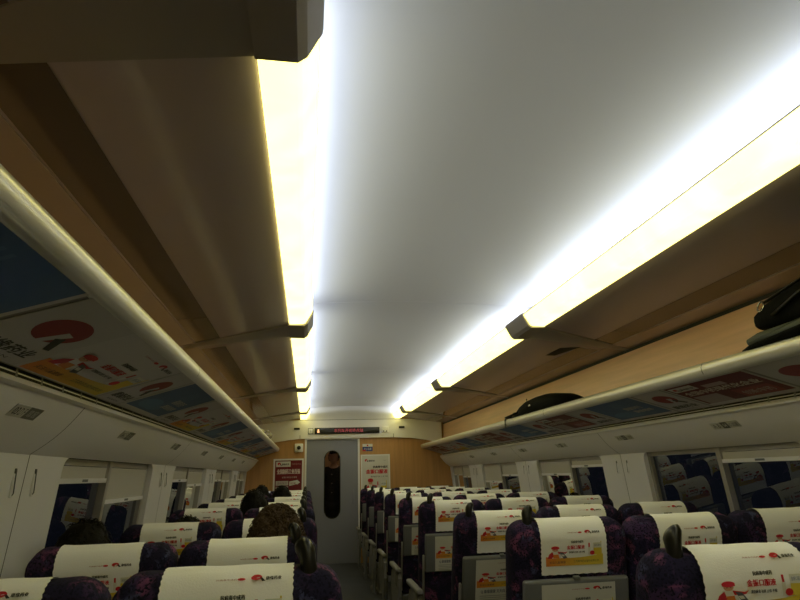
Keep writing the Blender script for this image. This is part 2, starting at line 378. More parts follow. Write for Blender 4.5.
# side walls -----------------------------------------------------------------
WIN = [(2.55 + 2.02 * k, 3.95 + 2.02 * k) for k in range(-3, 4)]
WIN[-1] = (WIN[-1][0], 9.72)
wx = lambda z: -.925 - (.097 - z) * .06 / .597     # lean of the window wall, z relative to the eye
ZS = -.50; ZT = .097
for side in ('left', 'right'):
    X = lambda x: SX(side, x)
    b = MB()
    # lower wall
    b.add([(X(wx(ZS)), YB, H + ZS), (X(wx(ZS)), YE, H + ZS), (X(-.99), YE, 0), (X(-.99), YB, 0)], [(0, 1, 2, 3)])
    prev = YB; D = .055
    ends = WIN + [(YE, None)]
    for (a, e) in ends:
        b.add([(X(wx(ZS)), prev, H + ZS), (X(wx(ZS)), a, H + ZS), (X(wx(ZT)), a, H + ZT), (X(wx(ZT)), prev, H + ZT)], [(0, 1, 2, 3)])
        zm = ZT - .03
        prev = e if e else prev
    for (a, e) in WIN:
        for y in (a, e): b.quad((X(wx(ZS)), y, H + ZS), (X(wx(ZT)), y, H + ZT), (X(wx(ZT) - D), y, H + ZT), (X(wx(ZS) - D), y, H + ZS))
        b.quad((X(wx(ZS)), a, H + ZS), (X(wx(ZS)), e, H + ZS), (X(wx(ZS) - D), e, H + ZS), (X(wx(ZS) - D), a, H + ZS))
        b.quad((X(wx(ZT)), a, H + ZT), (X(wx(ZT)), e, H + ZT), (X(wx(ZT) - D), e, H + ZT), (X(wx(ZT) - D), a, H + ZT), 1)  # recess head in near-black: shade under the valance put into the colour
        # rounded upper corners
        r = .05
        for y, s in ((a, 1), (e, -1)):
            pts = [(y, ZT)] + [(y + s * r * (1 - sin(t)), ZT - r * (1 - cos(t))) for t in [k * pi / 2 / 6 for k in range(7)]]
            b.add([(X(wx(z)), yy, H + z) for yy, z in pts], [tuple(range(len(pts)))])
    # seams down the pillars
    for i in range(len(WIN) - 1):
        y = (WIN[i][1] + WIN[i + 1][0]) / 2
        b.add([(X(wx(ZS) + .001), y - .0025, H + ZS), (X(wx(ZS) + .001), y + .0025, H + ZS), (X(wx(ZT) + .001), y + .0025, H + ZT), (X(wx(ZT) + .001), y - .0025, H + ZT)], [(0, 1, 2, 3)], 2)
    # tan wall behind and above the rack
    wb = [(X(-.80), YB, H + .28), (X(-.80), YE, H + .28), (X(-.83), YE, H + .50), (X(-.83), YB, H + .50), (X(-.84), YE, H + .785), (X(-.84), YB, H + .785)]
    b.add(wb, [(0, 1, 2, 3), (3, 2, 4, 5)], 3)
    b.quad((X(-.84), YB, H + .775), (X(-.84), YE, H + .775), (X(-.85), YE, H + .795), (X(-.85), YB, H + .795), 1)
    # outer skin so the hollow behind stays dark
    b.quad((X(-.80), YB, H + .28), (X(-.80), YE, H + .28), (X(-.93), YE, H + .30), (X(-.93), YB, H + .30), 1)
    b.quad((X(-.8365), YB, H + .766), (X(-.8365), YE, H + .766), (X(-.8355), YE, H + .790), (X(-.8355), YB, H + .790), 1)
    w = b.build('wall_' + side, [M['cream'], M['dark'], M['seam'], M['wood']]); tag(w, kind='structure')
    # curved valance under the rack
    def val(t):   # t 0..1 from rack strip down to the window head
        x = -.767 + (-.925 + .767) * t; z = .253 + (.097 - .253) * t; k = .014 * sin(pi * t); return (x + k * -.7 * -1 * .7, z - k * .7)
    pr = [val(k / 10) for k in range(11)]
    b = MB(); cuts = [YB] + [(WIN[i][1] + WIN[i + 1][0]) / 2 for i in range(len(WIN) - 1)] + [YE]
    for i in range(len(cuts) - 1):
        y0, y1 = cuts[i] + .0025, cuts[i + 1] - .0025
        b.extrude_y([(X(x), H + z) for x, z in pr], y0, y1, smooth=True, closed=False)
    b.extrude_y([(X(x - .006), H + z) for x, z in pr], YB, YE, 1, smooth=True, closed=False)
    b.build('valance_panel', [M['panel'], M['seam']], w)

    # windows
    BL = {('left', 3): (0.0, -.10), ('left', 4): (-.01, -.05), ('left', 5): (-.02, -.03), ('left', 6): (-.02, -.03), ('left', 2): (.0, -.05),
          ('right', 2): (.0, -.05), ('right', 3): (.012, None), ('right', 4): (.015, -.05), ('right', 5): (-.055, -.13), ('right', 6): (-.07, -.04)}
    for k, (a, e) in enumerate(WIN):
        if k < 2: continue
        n_ = (k - 2) * 2 + (1 if side == 'left' else 2)
        win = empty('window_%d' % n_); tag(win, kind='structure')
        xo = D - .005; ym = a + (e - a) * .46
        def pane(y0, y1):
            q = MB(); x0 = xo
            q.quad((X(wx(ZS) - x0), y0, H + ZS), (X(wx(ZS) - x0), y1, H + ZS), (X(wx(ZT) - x0), y1, H + ZT), (X(wx(ZT) - x0), y0, H + ZT)); return q.build('pane', M['glass'], win)
        pane(a, ym); pane(ym, e)
        q = MB()
        def bar(y0, y1, z0, z1, d0, d1):
            vs = [(X(wx(z) - d), y, H + z) for d in (d0, d1) for y in (y0, y1) for z in (z0, z1)]
            q.add(vs, [(0, 1, 3, 2), (4, 6, 7, 5), (0, 4, 5, 1), (2, 3, 7, 6), (0, 2, 6, 4), (1, 5, 7, 3)])
        bar(ym - .018, ym + .018, ZS, ZT, .018, .054)
        bar(a, a + .03, ZS, ZT, .030, .054); bar(e - .03, e, ZS, ZT, .030, .054)
        bar(a, e, ZS, ZS + .03, .025, .054); bar(a, e, ZT - .025, ZT, .030, .054)
        q.build('frame', M['frame'], win)
        words = {2: 'beside the camera', 3: 'nearest', 4: 'second', 5: 'third', 6: 'last'}
        for half, (y0, y1) in enumerate(((a + .03, ym - .018), (ym + .018, e - .03))):
            zb = BL.get((side, k), (0, 0))[half]
            if k == 2: continue
            if zb is None: continue
            t = empty('roller_blind', (X(wx(0)), (y0 + y1) / 2, H + ZT - .02))
            q = MB(); inv = t.location
            def P(d, y, z): return (X(wx(z) - d) - inv[0], y - inv[1], H + z - inv[2])
            q.add([P(.030, y0, ZT - .028), P(.030, y1, ZT - .028), P(.030, y1, zb + .018), P(.030, y0, zb + .018), P(.034, y0, ZT - .028), P(.034, y1, ZT - .028), P(.034, y1, zb + .018), P(.034, y0, zb + .018)],
                  [(0, 1, 2, 3), (7, 6, 5, 4), (0, 4, 5, 1), (1, 5, 6, 2), (2, 6, 7, 3), (3, 7, 4, 0)])
            q.build('blind_fabric', M['blind'], t)
            q = MB()
            q.add([P(.020, y0, zb + .02), P(.020, y1, zb + .02), P(.020, y1, zb), P(.020, y0, zb), P(.036, y0, zb + .02), P(.036, y1, zb + .02), P(.036, y1, zb), P(.036, y0, zb)],
                  [(0, 1, 2, 3), (7, 6, 5, 4), (0, 4, 5, 1), (1, 5, 6, 2), (2, 6, 7, 3), (3, 7, 4, 0)])
            bb = q.build('bottom_bar', M['cream'], t)
            q = MB(); yc = (y0 + y1) / 2
            q.add([P(.017, yc - .035, zb + .016), P(.017, yc + .035, zb + .016), P(.017, yc + .035, zb + .005), P(.017, yc - .035, zb + .005)], [(0, 1, 2, 3)])
            q.build('pull', M['seatgrey'], bb)
            tag(t, 'pale roller blind over the %s half of the %s window on the %s-hand side' % (('near', 'far')[half], words[k], side), 'blind', 'roller blinds of the side windows')
    # coat hooks on the pillars
    for i in range(2, len(WIN) - 1):
        yc = (WIN[i][1] + WIN[i + 1][0]) / 2
        for s in (-1, 1):
            y = yc + s * .075; h = empty('coat_hook', (X(wx(.01)), y, H + .01))
            q = MB(); sg = 1 if side == 'left' else -1
            q.rbox(-.002, .004, -.009, .009, -.048, .045, .0015)
            q.build('plate', M['cream'], h); q = MB()
            q.tube([(sg * .003, 0, .040), (sg * .0075, 0, .034), (sg * .0075, 0, -.036), (sg * .003, 0, -.042)], .0017, 6); q.rbox(-.008, .008, -.005, .005, .026, .042, .002)
            q.build('hook', M['seatgrey'], h)
            num = ['beside the camera', 'nearest', 'second', 'third', 'fourth'][i - 2]
            tag(h, 'slim coat hook on the %s half of the %s cream pillar, %s-hand wall' % (('near', 'far')[s > 0], {0: 'first', 1: 'second', 2: 'third', 3: 'fourth', 4: 'fifth'}[i - 2], side), 'coat hook', 'coat hooks on the window pillars')

# luggage racks ---------------------------------------------------------------
UN, UB = (-.460, .3915), (-.772, .300)
def ad_logo(p, x, w, h):   # units in metres, x along the rack
    u = min(w / .36, 1)
    p.rect(x, 0, x + w, h, (.55, .53, .54), 1)
    cx = x + w * .52; r = w * .30
    p.ell(cx, h * .60, r, h * .20, (.26, .015, .025), 2, 28)
    p.poly([(cx - r * .1, h * .38), (cx + r * .2, h * .40), (cx + r * .62, h * .60), (cx + r * .2, h * .62)], (.55, .53, .54), 3)
    p.poly([(cx + r * .30, h * .50), (cx + r * .60, h * .55), (cx + r * 1.15, h * .34), (cx + r * .85, h * .33)], BLK, 4)
    p.text('康缘药业', x + w * .12, h * .13, x + w * .88, h * .27, BLK, 3, bold=.002)
    p.text('KANION', x + w * .25, h * .055, x + w * .75, h * .09, BLK, 3)
def ad_blue(p, x, w, h):
    p.rect(x, 0, x + w, h, (.60, .58, .58), 1); p.rect(x + .02, .03, x + w - .02, h - .0, BLUE, 2)
    p.ell(x + w * .3, h * .3, w * .2, h * .15, (.09, .22, .45), 3); p.ell(x + w * .45, h * .25, w * .16, h * .1, (.09, .22, .45), 3.2)
    for k in range(4): p.poly([(x + w * (.45 + .05 * k), h * .9), (x + w * (.47 + .05 * k), h * .9), (x + w * (.49 + .05 * k), h * .2), (x + w * (.47 + .05 * k), h * .2)], (.10, .20, .40), 3.4 + .1 * k)
    p.text('健康同行', x + w * .50, h * .48, x + w * .80, h * .62, (.5, .5, .5), 4, bold=.001); p.text('康缘相伴', x + w * .54, h * .30, x + w * .86, h * .43, (.5, .5, .5), 4, bold=.001)
def ad_red(p, x, w, h):
    p.rect(x, 0, x + w, h, (.60, .58, .58), 1); p.rect(x + .015, .035, x + w - .015, h - .01, (.14, .010, .024), 2)
    p.rect(x + w * .05, h * .74, x + w * .35, h * .92, WHT, 3); logo(p, x + w * .08, h * .77, w * .25, h * .11, 4)
    p.text('全国中药现代化企业', x + w * .08, h * .52, x + w * .92, h * .68, (.7, .6, .5), 4, bold=.002)
    p.rect(x + w * .42, h * .70, x + w * .66, h * .82, (.5, .36, .34), 3); p.rect(x + w * .06, h * .12, x + w * .36, h * .46, (.42, .33, .32), 3)
    p.rect(x + w * .52, h * .12, x + w * .9, h * .45, (.28, .04, .05), 3.3); p.text('创新中药', x + w * .56, h * .2, x + w * .86, h * .36, (.55, .45, .4), 4)
def ad_product(p, x, w, h):
    p.rect(x, 0, x + w, h, (.60, .58, .59), 1)
    q = medicine_ad(); p.items += q.scaled(w * .94, h * .94, x + w * .03, h * .02, 1).items
for side in ('left', 'right'):
    X = lambda x: SX(side, x)
    rack = empty('luggage_rack', (X(-.6), 2.3, H + .4)); ox, oy, oz = rack.location
    tag(rack, 'long overhead luggage rack with a rounded metal front rail on the %s-hand wall' % side, 'luggage rack', 'luggage racks along the carriage')
    R = lambda pts: [(X(x) - ox, H + z - oz) for x, z in pts]
    y0, y1 = YB - oy, 9.72 - oy
    b = MB(); nose = [(-.512, .446), (-.490, .456), (-.465, .457), (-.448, .449), (-.440, .434), (-.440, .418), (-.446, .402), (-.456, .392), (-.470, .388), (-.480, .388), (-.480, .40), (-.50, .42)]
    b.extrude_y(R(nose), y0, y1, smooth=True); rl = b.build('front_rail', M['alu'], rack)
    b = MB()
    for yj in (-1.4, .55, 2.5, 4.45, 6.4, 8.35):
        b.extrude_y([(x + (-.0007 if side == 'right' else .0007), z) for x, z in R([(-.466, .4575), (-.447, .4495), (-.4392, .434), (-.4392, .418), (-.446, .4015)])], yj - .002 - oy, yj + .002 - oy, closed=False, cap=False)
    b.build('rail_joint', M['dark'], rack)
    b = MB(); b.extrude_y(R([(-.470, .3905), UB, (-.772, .306), (-.480, .399)]), y0, y1)
    b.build('underside_panel', M['under'], rack)
    b = MB(); b.extrude_y(R([(-.50, .432), (-.792, .405), (-.792, .398), (-.50, .424)]), y0, y1); b.build('shelf', M['under'], rack)
    b = MB(); b.extrude_y(R([(-.772, .302), (-.79, .302), (-.79, .262), (-.786, .262)]), y0, y1, closed=False, cap=False)
    b.build('back_gap', M['dark'], rack)
    b = MB(); b.extrude_y(R([(-.776, .278), (-.752, .268), (-.748, .257), (-.762, .250), (-.80, .262), (-.80, .278)]), y0, y1, smooth=False)
    for zz in (0, 1): b.extrude_y(R([(-.781, .290 - zz * .012), (-.777, .292 - zz * .012), (-.777, .288 - zz * .012)]), y0, y1)
    b.build('back_strip', M['strip'], rack)
    b = MB(); yg = []; yy = -1.0
    while yy < 9.6: yg += [yy, yy + .012]; yy += .16
    n = len(yg); xg = X(-.773) - ox
    b.add([(xg, y - oy, H + .306 - oz) for y in yg] + [(xg, y - oy, H + .300 - oz) for y in yg] + [(xg, y - oy, H + .270 - oz) for y in yg],
          [(k, k + 1, n + k + 1, n + k) for k in range(n - 1)] + [(n + k, n + k + 1, 2 * n + k + 1, 2 * n + k) for k in range(0, n - 1, 2)])
    b.build('air_grille', M['armgrey'], rack)
    # advertisement sheets on the underside, each its own thing
    L0 = sqrt((UB[0] - UN[0]) ** 2 + (UB[1] - UN[1]) ** 2); hh = .308
    dx, dz = (UN[0] - UB[0]) / L0, (UN[1] - UB[1]) / L0; nx, nz = dz, -dx
    if side == 'left': seq = [(.62, .70, ad_blue), (1.34, .34, ad_logo), (1.68, .64, ad_product), (2.33, .24, ad_logo), (2.58, .60, ad_blue), (3.20, .28, ad_logo), (3.49, .62, ad_product), (4.12, .24, ad_logo), (4.37, .62, ad_blue),
                              (5.00, .28, ad_logo), (5.29, .62, ad_product), (5.92, .24, ad_logo), (6.17, .62, ad_blue), (6.80, .28, ad_logo), (7.09, .62, ad_product), (7.72, .24, ad_logo), (7.97, .62, ad_blue), (8.60, .28, ad_logo), (8.89, .62, ad_product)]
    else: seq = [(1.30, .62, ad_blue), (1.95, .32, ad_logo), (2.29, .62, ad_red), (2.93, .27, ad_logo), (3.22, .62, ad_blue), (3.86, .27, ad_logo), (4.15, .62, ad_red), (4.79, .27, ad_logo), (5.08, .62, ad_blue),
                 (5.72, .27, ad_logo), (6.01, .62, ad_red), (6.65, .27, ad_logo), (6.94, .62, ad_blue), (7.58, .27, ad_logo), (7.87, .62, ad_product), (8.51, .27, ad_logo), (8.80, .62, ad_red)]
    cnt = {}
    nth = ['nearest the camera', 'second from the camera', 'third from the camera', 'fourth from the camera', 'fifth from the camera', 'sixth from the camera', 'seventh from the camera', 'eighth from the camera', 'ninth from the camera', 'tenth from the camera']
    desc = {ad_blue: 'blue advert sheet with pale script', ad_logo: 'white advert sheet, red oval logo', ad_red: 'dark red advert sheet', ad_product: 'white and yellow medicine advert sheet'}
    for (ya, w, fn) in seq:
        p = Print(); fn(p, 0, w, hh)
        b = MB(); A = ya if side == 'left' else ya + w; sg = 1 if side == 'left' else -1; off = .006
        def F(u, v, lay):
            d = .0008 + .0004 * lay; x = UB[0] + dx * (v + off) + nx * d; z = UB[1] + dz * (v + off) + nz * d
            return (X(x) - X(-.62), sg * (u - w / 2), z - .34)
        b.printed(p, F)
        # thin body so the sheet has an edge
        q = [F(0, 0, 0), F(w, 0, 0), F(w, hh, 0), F(0, hh, 0)]; r_ = [F(0, 0, -2.2), F(w, 0, -2.2), F(w, hh, -2.2), F(0, hh, -2.2)]
        b.add(q + r_, [(0, 1, 2, 3), (4, 5, 6, 7), (0, 4, 5, 1), (1, 5, 6, 2), (2, 6, 7, 3), (3, 7, 4, 0)], 0, (.5, .5, .5))
        o = b.build('advertisement_sheet', M['ink']); o.location = (X(-.62), ya + w / 2, H + .34)
        k = cnt.get(fn, 0); cnt[fn] = k + 1
        tag(o, '%s under the %s-hand rack, %s' % (desc[fn], side, nth[k]), 'advertisement', 'advertisement sheets under the luggage racks')
    # seat number signs on the valance
    for k in range(7):
        y = (1.885, 2.90, 3.95, 5.03, 6.0, 7.0, 7.98)[k]
        p = Print(); w, h = .17, .042
        if side == 'left':
            p.rect(0, 0, w * .5, h, (.62, .61, .56), 1); p.rect(w * .5, 0, w, h, (.16, .16, .15), 1)
            p.text('%02d' % (k + 3), w * .06, h * .2, w * .22, h * .8, BLK, 2, bold=.0005); p.text('D F', w * .27, h * .2, w * .46, h * .8, BLK, 2)
            p.text('靠窗', w * .58, h * .2, w * .92, h * .8, (.5, .5, .48), 2)
        else:
            w = .21; p.rect(0, 0, w * .38, h, (.62, .61, .56), 1); p.rect(w * .38, 0, w * .62, h, (.10, .10, .10), 1); p.rect(w * .62, 0, w, h, (.62, .61, .56), 1)
            p.text('A B', w * .06, h * .2, w * .32, h * .8, BLK, 2); p.text('%02d' % (k + 3), w * .43, h * .2, w * .57, h * .8, WHT, 2); p.text('C 过道', w * .66, h * .2, w * .96, h * .8, BLK, 2)
        b = MB(); t0 = .28; c = val(t0); tx, tz = (-.158 / .222, -.156 / .222); nx2, nz2 = .70, -.71; sg = 1 if side == 'left' else -1
        def F(u, v, lay): 
            d = .003 + .0004 * lay; x = -tx * (v - h / 2) + nx2 * d; z = -tz * (v - h / 2) + nz2 * d
            return ((x if side == 'left' else -x), sg * (u - w / 2), z)
        b.printed(p, F)
        q = [F(0, 0, 0), F(w, 0, 0), F(w, h, 0), F(0, h, 0)]; r_ = [F(0, 0, -6), F(w, 0, -6), F(w, h, -6), F(0, h, -6)]
        b.add(q + r_, [(0, 1, 2, 3), (4, 5, 6, 7), (0, 4, 5, 1), (1, 5, 6, 2), (2, 6, 7, 3), (3, 7, 4, 0)], 0, (.5, .5, .5))
        o = b.build('seat_number_sign', M['ink']); o.location = (X(c[0]), y, H + c[1])
        tag(o, 'small seat number sign below the %s-hand rack, %s' % (side, nth[k]), 'sign', 'seat number signs under the racks')

# door wall -------------------------------------------------------------------
DX0, DX1, DZ = -.022, .780, .560 + H
b = MB()
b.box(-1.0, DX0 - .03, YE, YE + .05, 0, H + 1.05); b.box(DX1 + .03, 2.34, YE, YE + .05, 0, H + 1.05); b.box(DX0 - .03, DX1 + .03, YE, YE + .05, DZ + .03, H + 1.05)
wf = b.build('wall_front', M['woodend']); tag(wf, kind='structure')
b = MB()
b.box(DX0 - .030, DX0, YE - .012, YE + .052, 0, DZ + .03); b.box(DX1, DX1 + .030, YE - .012, YE + .052, 0, DZ + .03); b.box(DX0, DX1, YE - .012, YE + .052, DZ, DZ + .03)
b.build('door_frame', M['strip'], wf)
# header panel with the display over the door
b = MB(); fy = 9.76
out = [(-.80, .47), (-.55, .525), (-.30, .560), (-.13, .575), (XC2 + .13 - .12, .575), (XC2 + .30, .560), (XC2 + .55, .525), (XC2 + .80, .47)]
n = len(out)
top = [(x, .86) for x, z in out]
b.add([(x, fy, H + z) for x, z in out] + [(x, fy - .02, H + z) for x, z in top] + [(x, YE, H + z) for x, z in out], [(i, i + 1, n + i + 1, n + i) for i in range(n - 1)] + [(i, i + 1, 2 * n + i + 1, 2 * n + i) for i in range(n - 1)])
xs2 = [-.13 + k * 1.60 / 12 for k in range(13)]
b.loft([[(x, fy - .02, H + .86) for x in xs2], [(x, fy - .05, H + .985) for x in xs2], [(x, fy - .16, H + zc(x) - .004) for x in xs2]], cap=False, closed=False)
for x in (-.13, XC2 + .01): b.box(x - .003, x + .003, fy - .004, fy + .002, H + .575, H + .86, 1)
b.quad((-.13, fy - .0225, H + .858), (1.47, fy - .0225, H + .858), (1.47, fy - .0215, H + .864), (-.13, fy - .0215, H + .864), 1)
b.build('header_panel', [M['cream'], M['seam']], wf)
for xa in (-.225, XC2 + .10):
    b = MB(); b.rbox(xa, xa + .09, fy - .030, fy, H + .715, H + .745, .003); b.box(xa + .006, xa + .084, fy - .032, fy - .029, H + .719, H + .741)
    tag(b.build('header_vent', M['black']), 'small black slot in the header panel on the %s of the door display' % ('left-hand side' if xa < 0 else 'right-hand side'), 'vent')
disp = empty('information_display', (.61, fy - .02, H + .69))
tag(disp, 'long black electronic display with dim red characters above the carriage door', 'display')
b = MB(); b.rbox(-.515, .515, -.012, .02, -.048, .048, .006); b.build('housing', M['black'], disp)
p = Print(); p.text('本列车开往终点站', -.21, -.026, .25, .030, (1, 1, 1), 1)
b = MB(); b.printed(p, lambda u, v, l: (u, -.013 - .0005 * l, v)); b.build('lettering', M['led'], disp)
b = MB(); b.sphere((-.455, -.013, .012), (.014, .003, .014)); b.box(-.472, -.438, -.015, -.013, -.028, -.004); b.build('icon', M['led2'], disp)
o = empty('door_indicator', (.035, fy - .012, H + .69)); tag(o, 'small square beige panel with a dark outline at the near end of the black display', 'panel')
b = MB(); b.rbox(-.042, .042, -.010, .01, -.045, .045, .004); b.build('border', M['seatgrey'], o)
b = MB(); b.rbox(-.033, .033, -.014, -.008, -.036, .036, .003); b.build('face', M['cream'], o)
b = MB(); b.tube([(0, -.016, -.02), (0, -.016, .02)], .004, 6); b.build('symbol', M['metal'], o)
o = empty('switch_plate', (1.215, fy - .012, H + .70)); tag(o, 'light square plate with two dark buttons beside the black display', 'switch')
b = MB(); b.rbox(-.055, .055, -.010, .01, -.05, .05, .004); b.build('plate', M['strip'], o)
for s in (-1, 1):
    b = MB(); b.sphere((s * .024, -.011, -.028), (.010, .005, .010)); b.build('button', M['black'], o)

# door
door = empty('door_1', (0, 0, 0)); tag(door, kind='structure')
wc = (.378, -.118 + H); ww, wh = .118, .50     # half width, half height of the oval window
N_ = 64; yd = YE + .010
def stad(a, s=0):
    dxx, dzz = cos(a), sin(a); R_ = ww + s; hh_ = wh + s - R_
    # ray to stadium
    t = R_ / max(abs(dxx), 1e-6)
    if abs(t * dzz) > hh_:
        sgn = 1 if dzz > 0 else -1; bq = -dzz * sgn * hh_; cq = hh_ * hh_ - R_ * R_; t = -bq + sqrt(bq * bq - cq)
    return (wc[0] + dxx * t, wc[1] + dzz * t)
def rct(a):
    dxx, dzz = cos(a), sin(a); tx = ((DX1 - wc[0]) if dxx > 0 else (wc[0] - DX0)) / max(abs(dxx), 1e-6); tz = ((DZ - wc[1]) if dzz > 0 else wc[1] - .005) / max(abs(dzz), 1e-6)
    t = min(tx, tz); return (wc[0] + dxx * t, wc[1] + dzz * t)
angs = sorted([2 * pi * k / N_ for k in range(N_)] + [math.atan2(z - wc[1], x - wc[0]) % (2 * pi) for x in (DX0, DX1) for z in (.005, DZ)] + [pi / 2 + d for d in (-.12, -.06, .06, .12)] + [3 * pi / 2 + d for d in (-.12, -.06, .06, .12)])
b = MB(); oo = [rct(a) for a in angs]; ii = [stad(a) for a in angs]
b.loft([[(x, yd, z) for x, z in oo], [(x, yd, z) for x, z in ii], [(x, yd + .03, z) for x, z in ii], [(x, yd + .03, z) for x, z in oo]], smooth=False, cap=False)
b.build('door_leaf', M['door'], door)
b = MB(); i2 = [stad(a, .010) for a in angs]; i1 = [stad(a, -.002) for a in angs]
b.loft([[(x, yd - .001, z) for x, z in i2], [(x, yd - .005, z) for x, z in i1], [(x, yd + .01, z) for x, z in i1]], cap=False); b.build('window_seal', M['black'], door)
b = MB(); b.add([(x, yd + .014, z) for x, z in ii], [tuple(range(len(ii)))]); b.build('window_pane', M['doorglass'], door)
b = MB(); b.rbox(.695, .715, yd - .02, yd, .86, 1.06, .004); b.build('door_handle', M['door'], door)

# vestibule behind the door
b = MB()
b.box(-.50, -.46, YE + .05, 11.5, 0, 2.3); b.box(1.20, 1.24, YE + .05, 11.5, 0, 2.3); b.box(-.50, 1.24, 11.5, 11.55, 0, 2.3); b.box(-.50, 1.24, YE + .05, 11.5, 2.26, 2.3)
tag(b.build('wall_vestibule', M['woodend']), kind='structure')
o = empty('added_vestibule_lamp', (.7, 10.5, 2.25)); b = MB(); b.rbox(-.10, .10, -.10, .10, -.02, 0, .006); b.build('diffuser', M['lamp'], o); b = MB(); b.rbox(-.115, .115, -.115, .115, -.012, .008, .004); b.build('rim', M['metal'], o)  # lamp added out of view to brighten the person behind the door
tag(o, 'added square lamp, out of view, lighting the person behind the carriage door', 'ceiling light')

# back wall of the carriage, behind the camera
b = MB(); b.box(-1.0, 2.34, YB - .05, YB, 0, H + 1.05); tag(b.build('wall_back', M['woodend']), kind='structure')

# posters on the door wall
o = empty('red_poster', (-.295, YE - .004, H - .03)); tag(o, 'dark red poster in a pale frame on the tan wall beside the door', 'poster')
b = MB(); b.box(-.232, .232, -.006, .004, -.32, .31); b.build('frame', M['strip'], o)
p = Print(); p.rect(-.205, -.295, .205, .285, (.17, .008, .020), 1)
p.rect(-.19, .19, .03, .27, WHT, 2); logo(p, -.17, .205, .18, .05, 3); p.text('中药现代化', .05, .215, .19, .24, (.5, .25, .25), 3)
p.text('全国制药工业百强', -.175, .08, .175, .155, (.72, .60, .58), 3, bold=.003); p.text('金振口服液 抗病毒', -.10, .02, .13, .045, (.6, .5, .48), 3)
p.rect(-.19, -.085, .00, -.02, (.55, .52, .50), 2); p.text('康缘集团', -.17, -.075, -.02, -.035, (.3, .2, .2), 3); p.rect(-.19, -.27, .00, -.10, (.50, .46, .42), 2); p.rect(-.17, -.25, -.02, -.12, (.50, .14, .07), 3)
p.poly([(.015, -.095), (.015, -.03), (.13, -.012), (.13, -.004), (.18, -.045), (.13, -.08), (.13, -.07)], WHT, 2); p.text('创新', .03, -.075, .12, -.04, (.3, .05, .05), 3)
p.text('精品国药', .03, -.2, .17, -.16, (.5, .2, .2), 3)
b = MB(); b.printed(p, lambda u, v, l: (u, -.0065 - .0004 * l, v)); b.build('sheet', M['ink'], o)
o = empty('white_poster', (1.056, YE - .004, H + .0)); tag(o, 'white medicine poster with red headline in a pale frame on the tan wall', 'poster')
b = MB(); b.box(-.232, .232, -.006, .004, -.33, .315); b.build('frame', M['strip'], o)
p = Print(); p.rect(-.21, -.31, .21, .295, (.66, .65, .60), 1)
logo(p, -.17, .20, .16, .045, 3); p.text('OTC', .13, .21, .17, .23, (.3, .3, .3), 3)
p.text('抗病毒中成药', -.04, .105, .19, .14, BLK, 3, bold=.002); p.text('金振口服液', -.15, .02, .19, .085, RED, 3, bold=.004); p.text('清热解毒 祛痰 止咳 平喘', -.08, -.035, .19, -.01, BLK, 3)
figure(p, -.17, -.26, .22); product(p, .02, -.25, .16, .16); band(p, -.21, .21, -.31, -.25)
b = MB(); b.printed(p, lambda u, v, l: (u, -.0065 - .0004 * l, v)); b.build('sheet', M['ink'], o)
o = empty('warning_sticker', (.935, YE - .002, H + .424)); tag(o, 'small blue and white sticker on the tan wall above the white poster', 'sticker')
p = Print(); p.rect(-.08, -.055, .08, .055, WHT, 1); p.rect(-.08, -.055, .08, .012, (.03, .05, .22), 2); p.text('禁止吸烟', -.06, -.04, .06, -.005, WHT, 3); p.ell(0, .033, .014, .014, RED, 3); p.rect(-.08, -.055, -.03, -.035, RED, 3.5)
b = MB(); b.box(-.08, .08, -.0005, .002, -.055, .055, 0, (.7, .7, .7)); b.printed(p, lambda u, v, l: (u, -.001 - .0004 * l, v)); b.build('sheet', M['ink'], o)
o = empty('wall_speaker', (-.143, YE, H + .440)); tag(o, 'small white box with a round black lens on the tan wall above the red poster', 'camera')
b = MB(); b.rbox(-.065, .065, -.05, .0, -.065, .065, .012); b.build('housing', M['strip'], o)
b = MB(); b.tube([(0, -.049, 0), (0, -.058, 0)], .030, 20); b.build('lens', M['black'], o)

# ------------------------------------------------------------------ seats
PV = .44                     # pivot height of the backrest
ZTOP = .655                  # top of the backrest above the pivot
def hwf(z):
    if z < .10: return .207 + .025 * max(0, z) / .10
    if z < .59: return .232
    return .232 - .062 * (1 - sqrt(max(0, 1 - min(1, (z - .59) / .066) ** 2)))
def hdf(z):
    if z < .57: return .060
    return .060 * max(.03, 1 - min(1, (z - .57) / .088) ** 2.4) ** .5
def back_mesh():
    b = MB(); rings = []; zs = [-.04, 0, .05, .1, .2, .3, .4, .5, .54, .57, .59, .61, .625, .638, .647, .653, .655]
    for z in zs:
        hw, hd = hwf(z), hdf(z); r = []
        for k in range(36):
            a = 2 * pi * k / 36; e = 2 / 3.6
            cx = math.copysign(abs(cos(a)) ** e, cos(a)); sy = math.copysign(abs(sin(a)) ** e, sin(a))
            bol = .022 * max(0, abs(cx) - .55) / .45 if sy > 0 else 0    # side bolsters towards the sitter
            wob = .0025 * noise.noise(Vector((cx * 3, sy * 3, z * 9)))
            r.append((cx * (hw + wob), sy * (hd + wob) + bol, z))
        rings.append(r)
    b.loft(rings); 
    # stitched seam on the back
    return b
def cover_path():
    pts = []; off = .007
    zz = [.478 + (.60 - .478) * k / 8 for k in range(9)]
    for z in zz: pts.append((-(hdf(z) + off), z))
    for z in (.61, .62, .63, .64, .648, .654): pts.append((-(hdf(z) + off), z + off * .6 * (z - .60) / .054))
    pts.append((-.006, ZTOP + off + .001)); pts.append((.006, ZTOP + off + .001))
    for z in (.654, .648, .64, .63, .62, .61, .59, .56, .52, .48, .44): pts.append((hdf(z) + off, z + (off * .6 * (z - .60) / .054 if z > .6 else 0)))
    return pts
AD = medicine_ad()
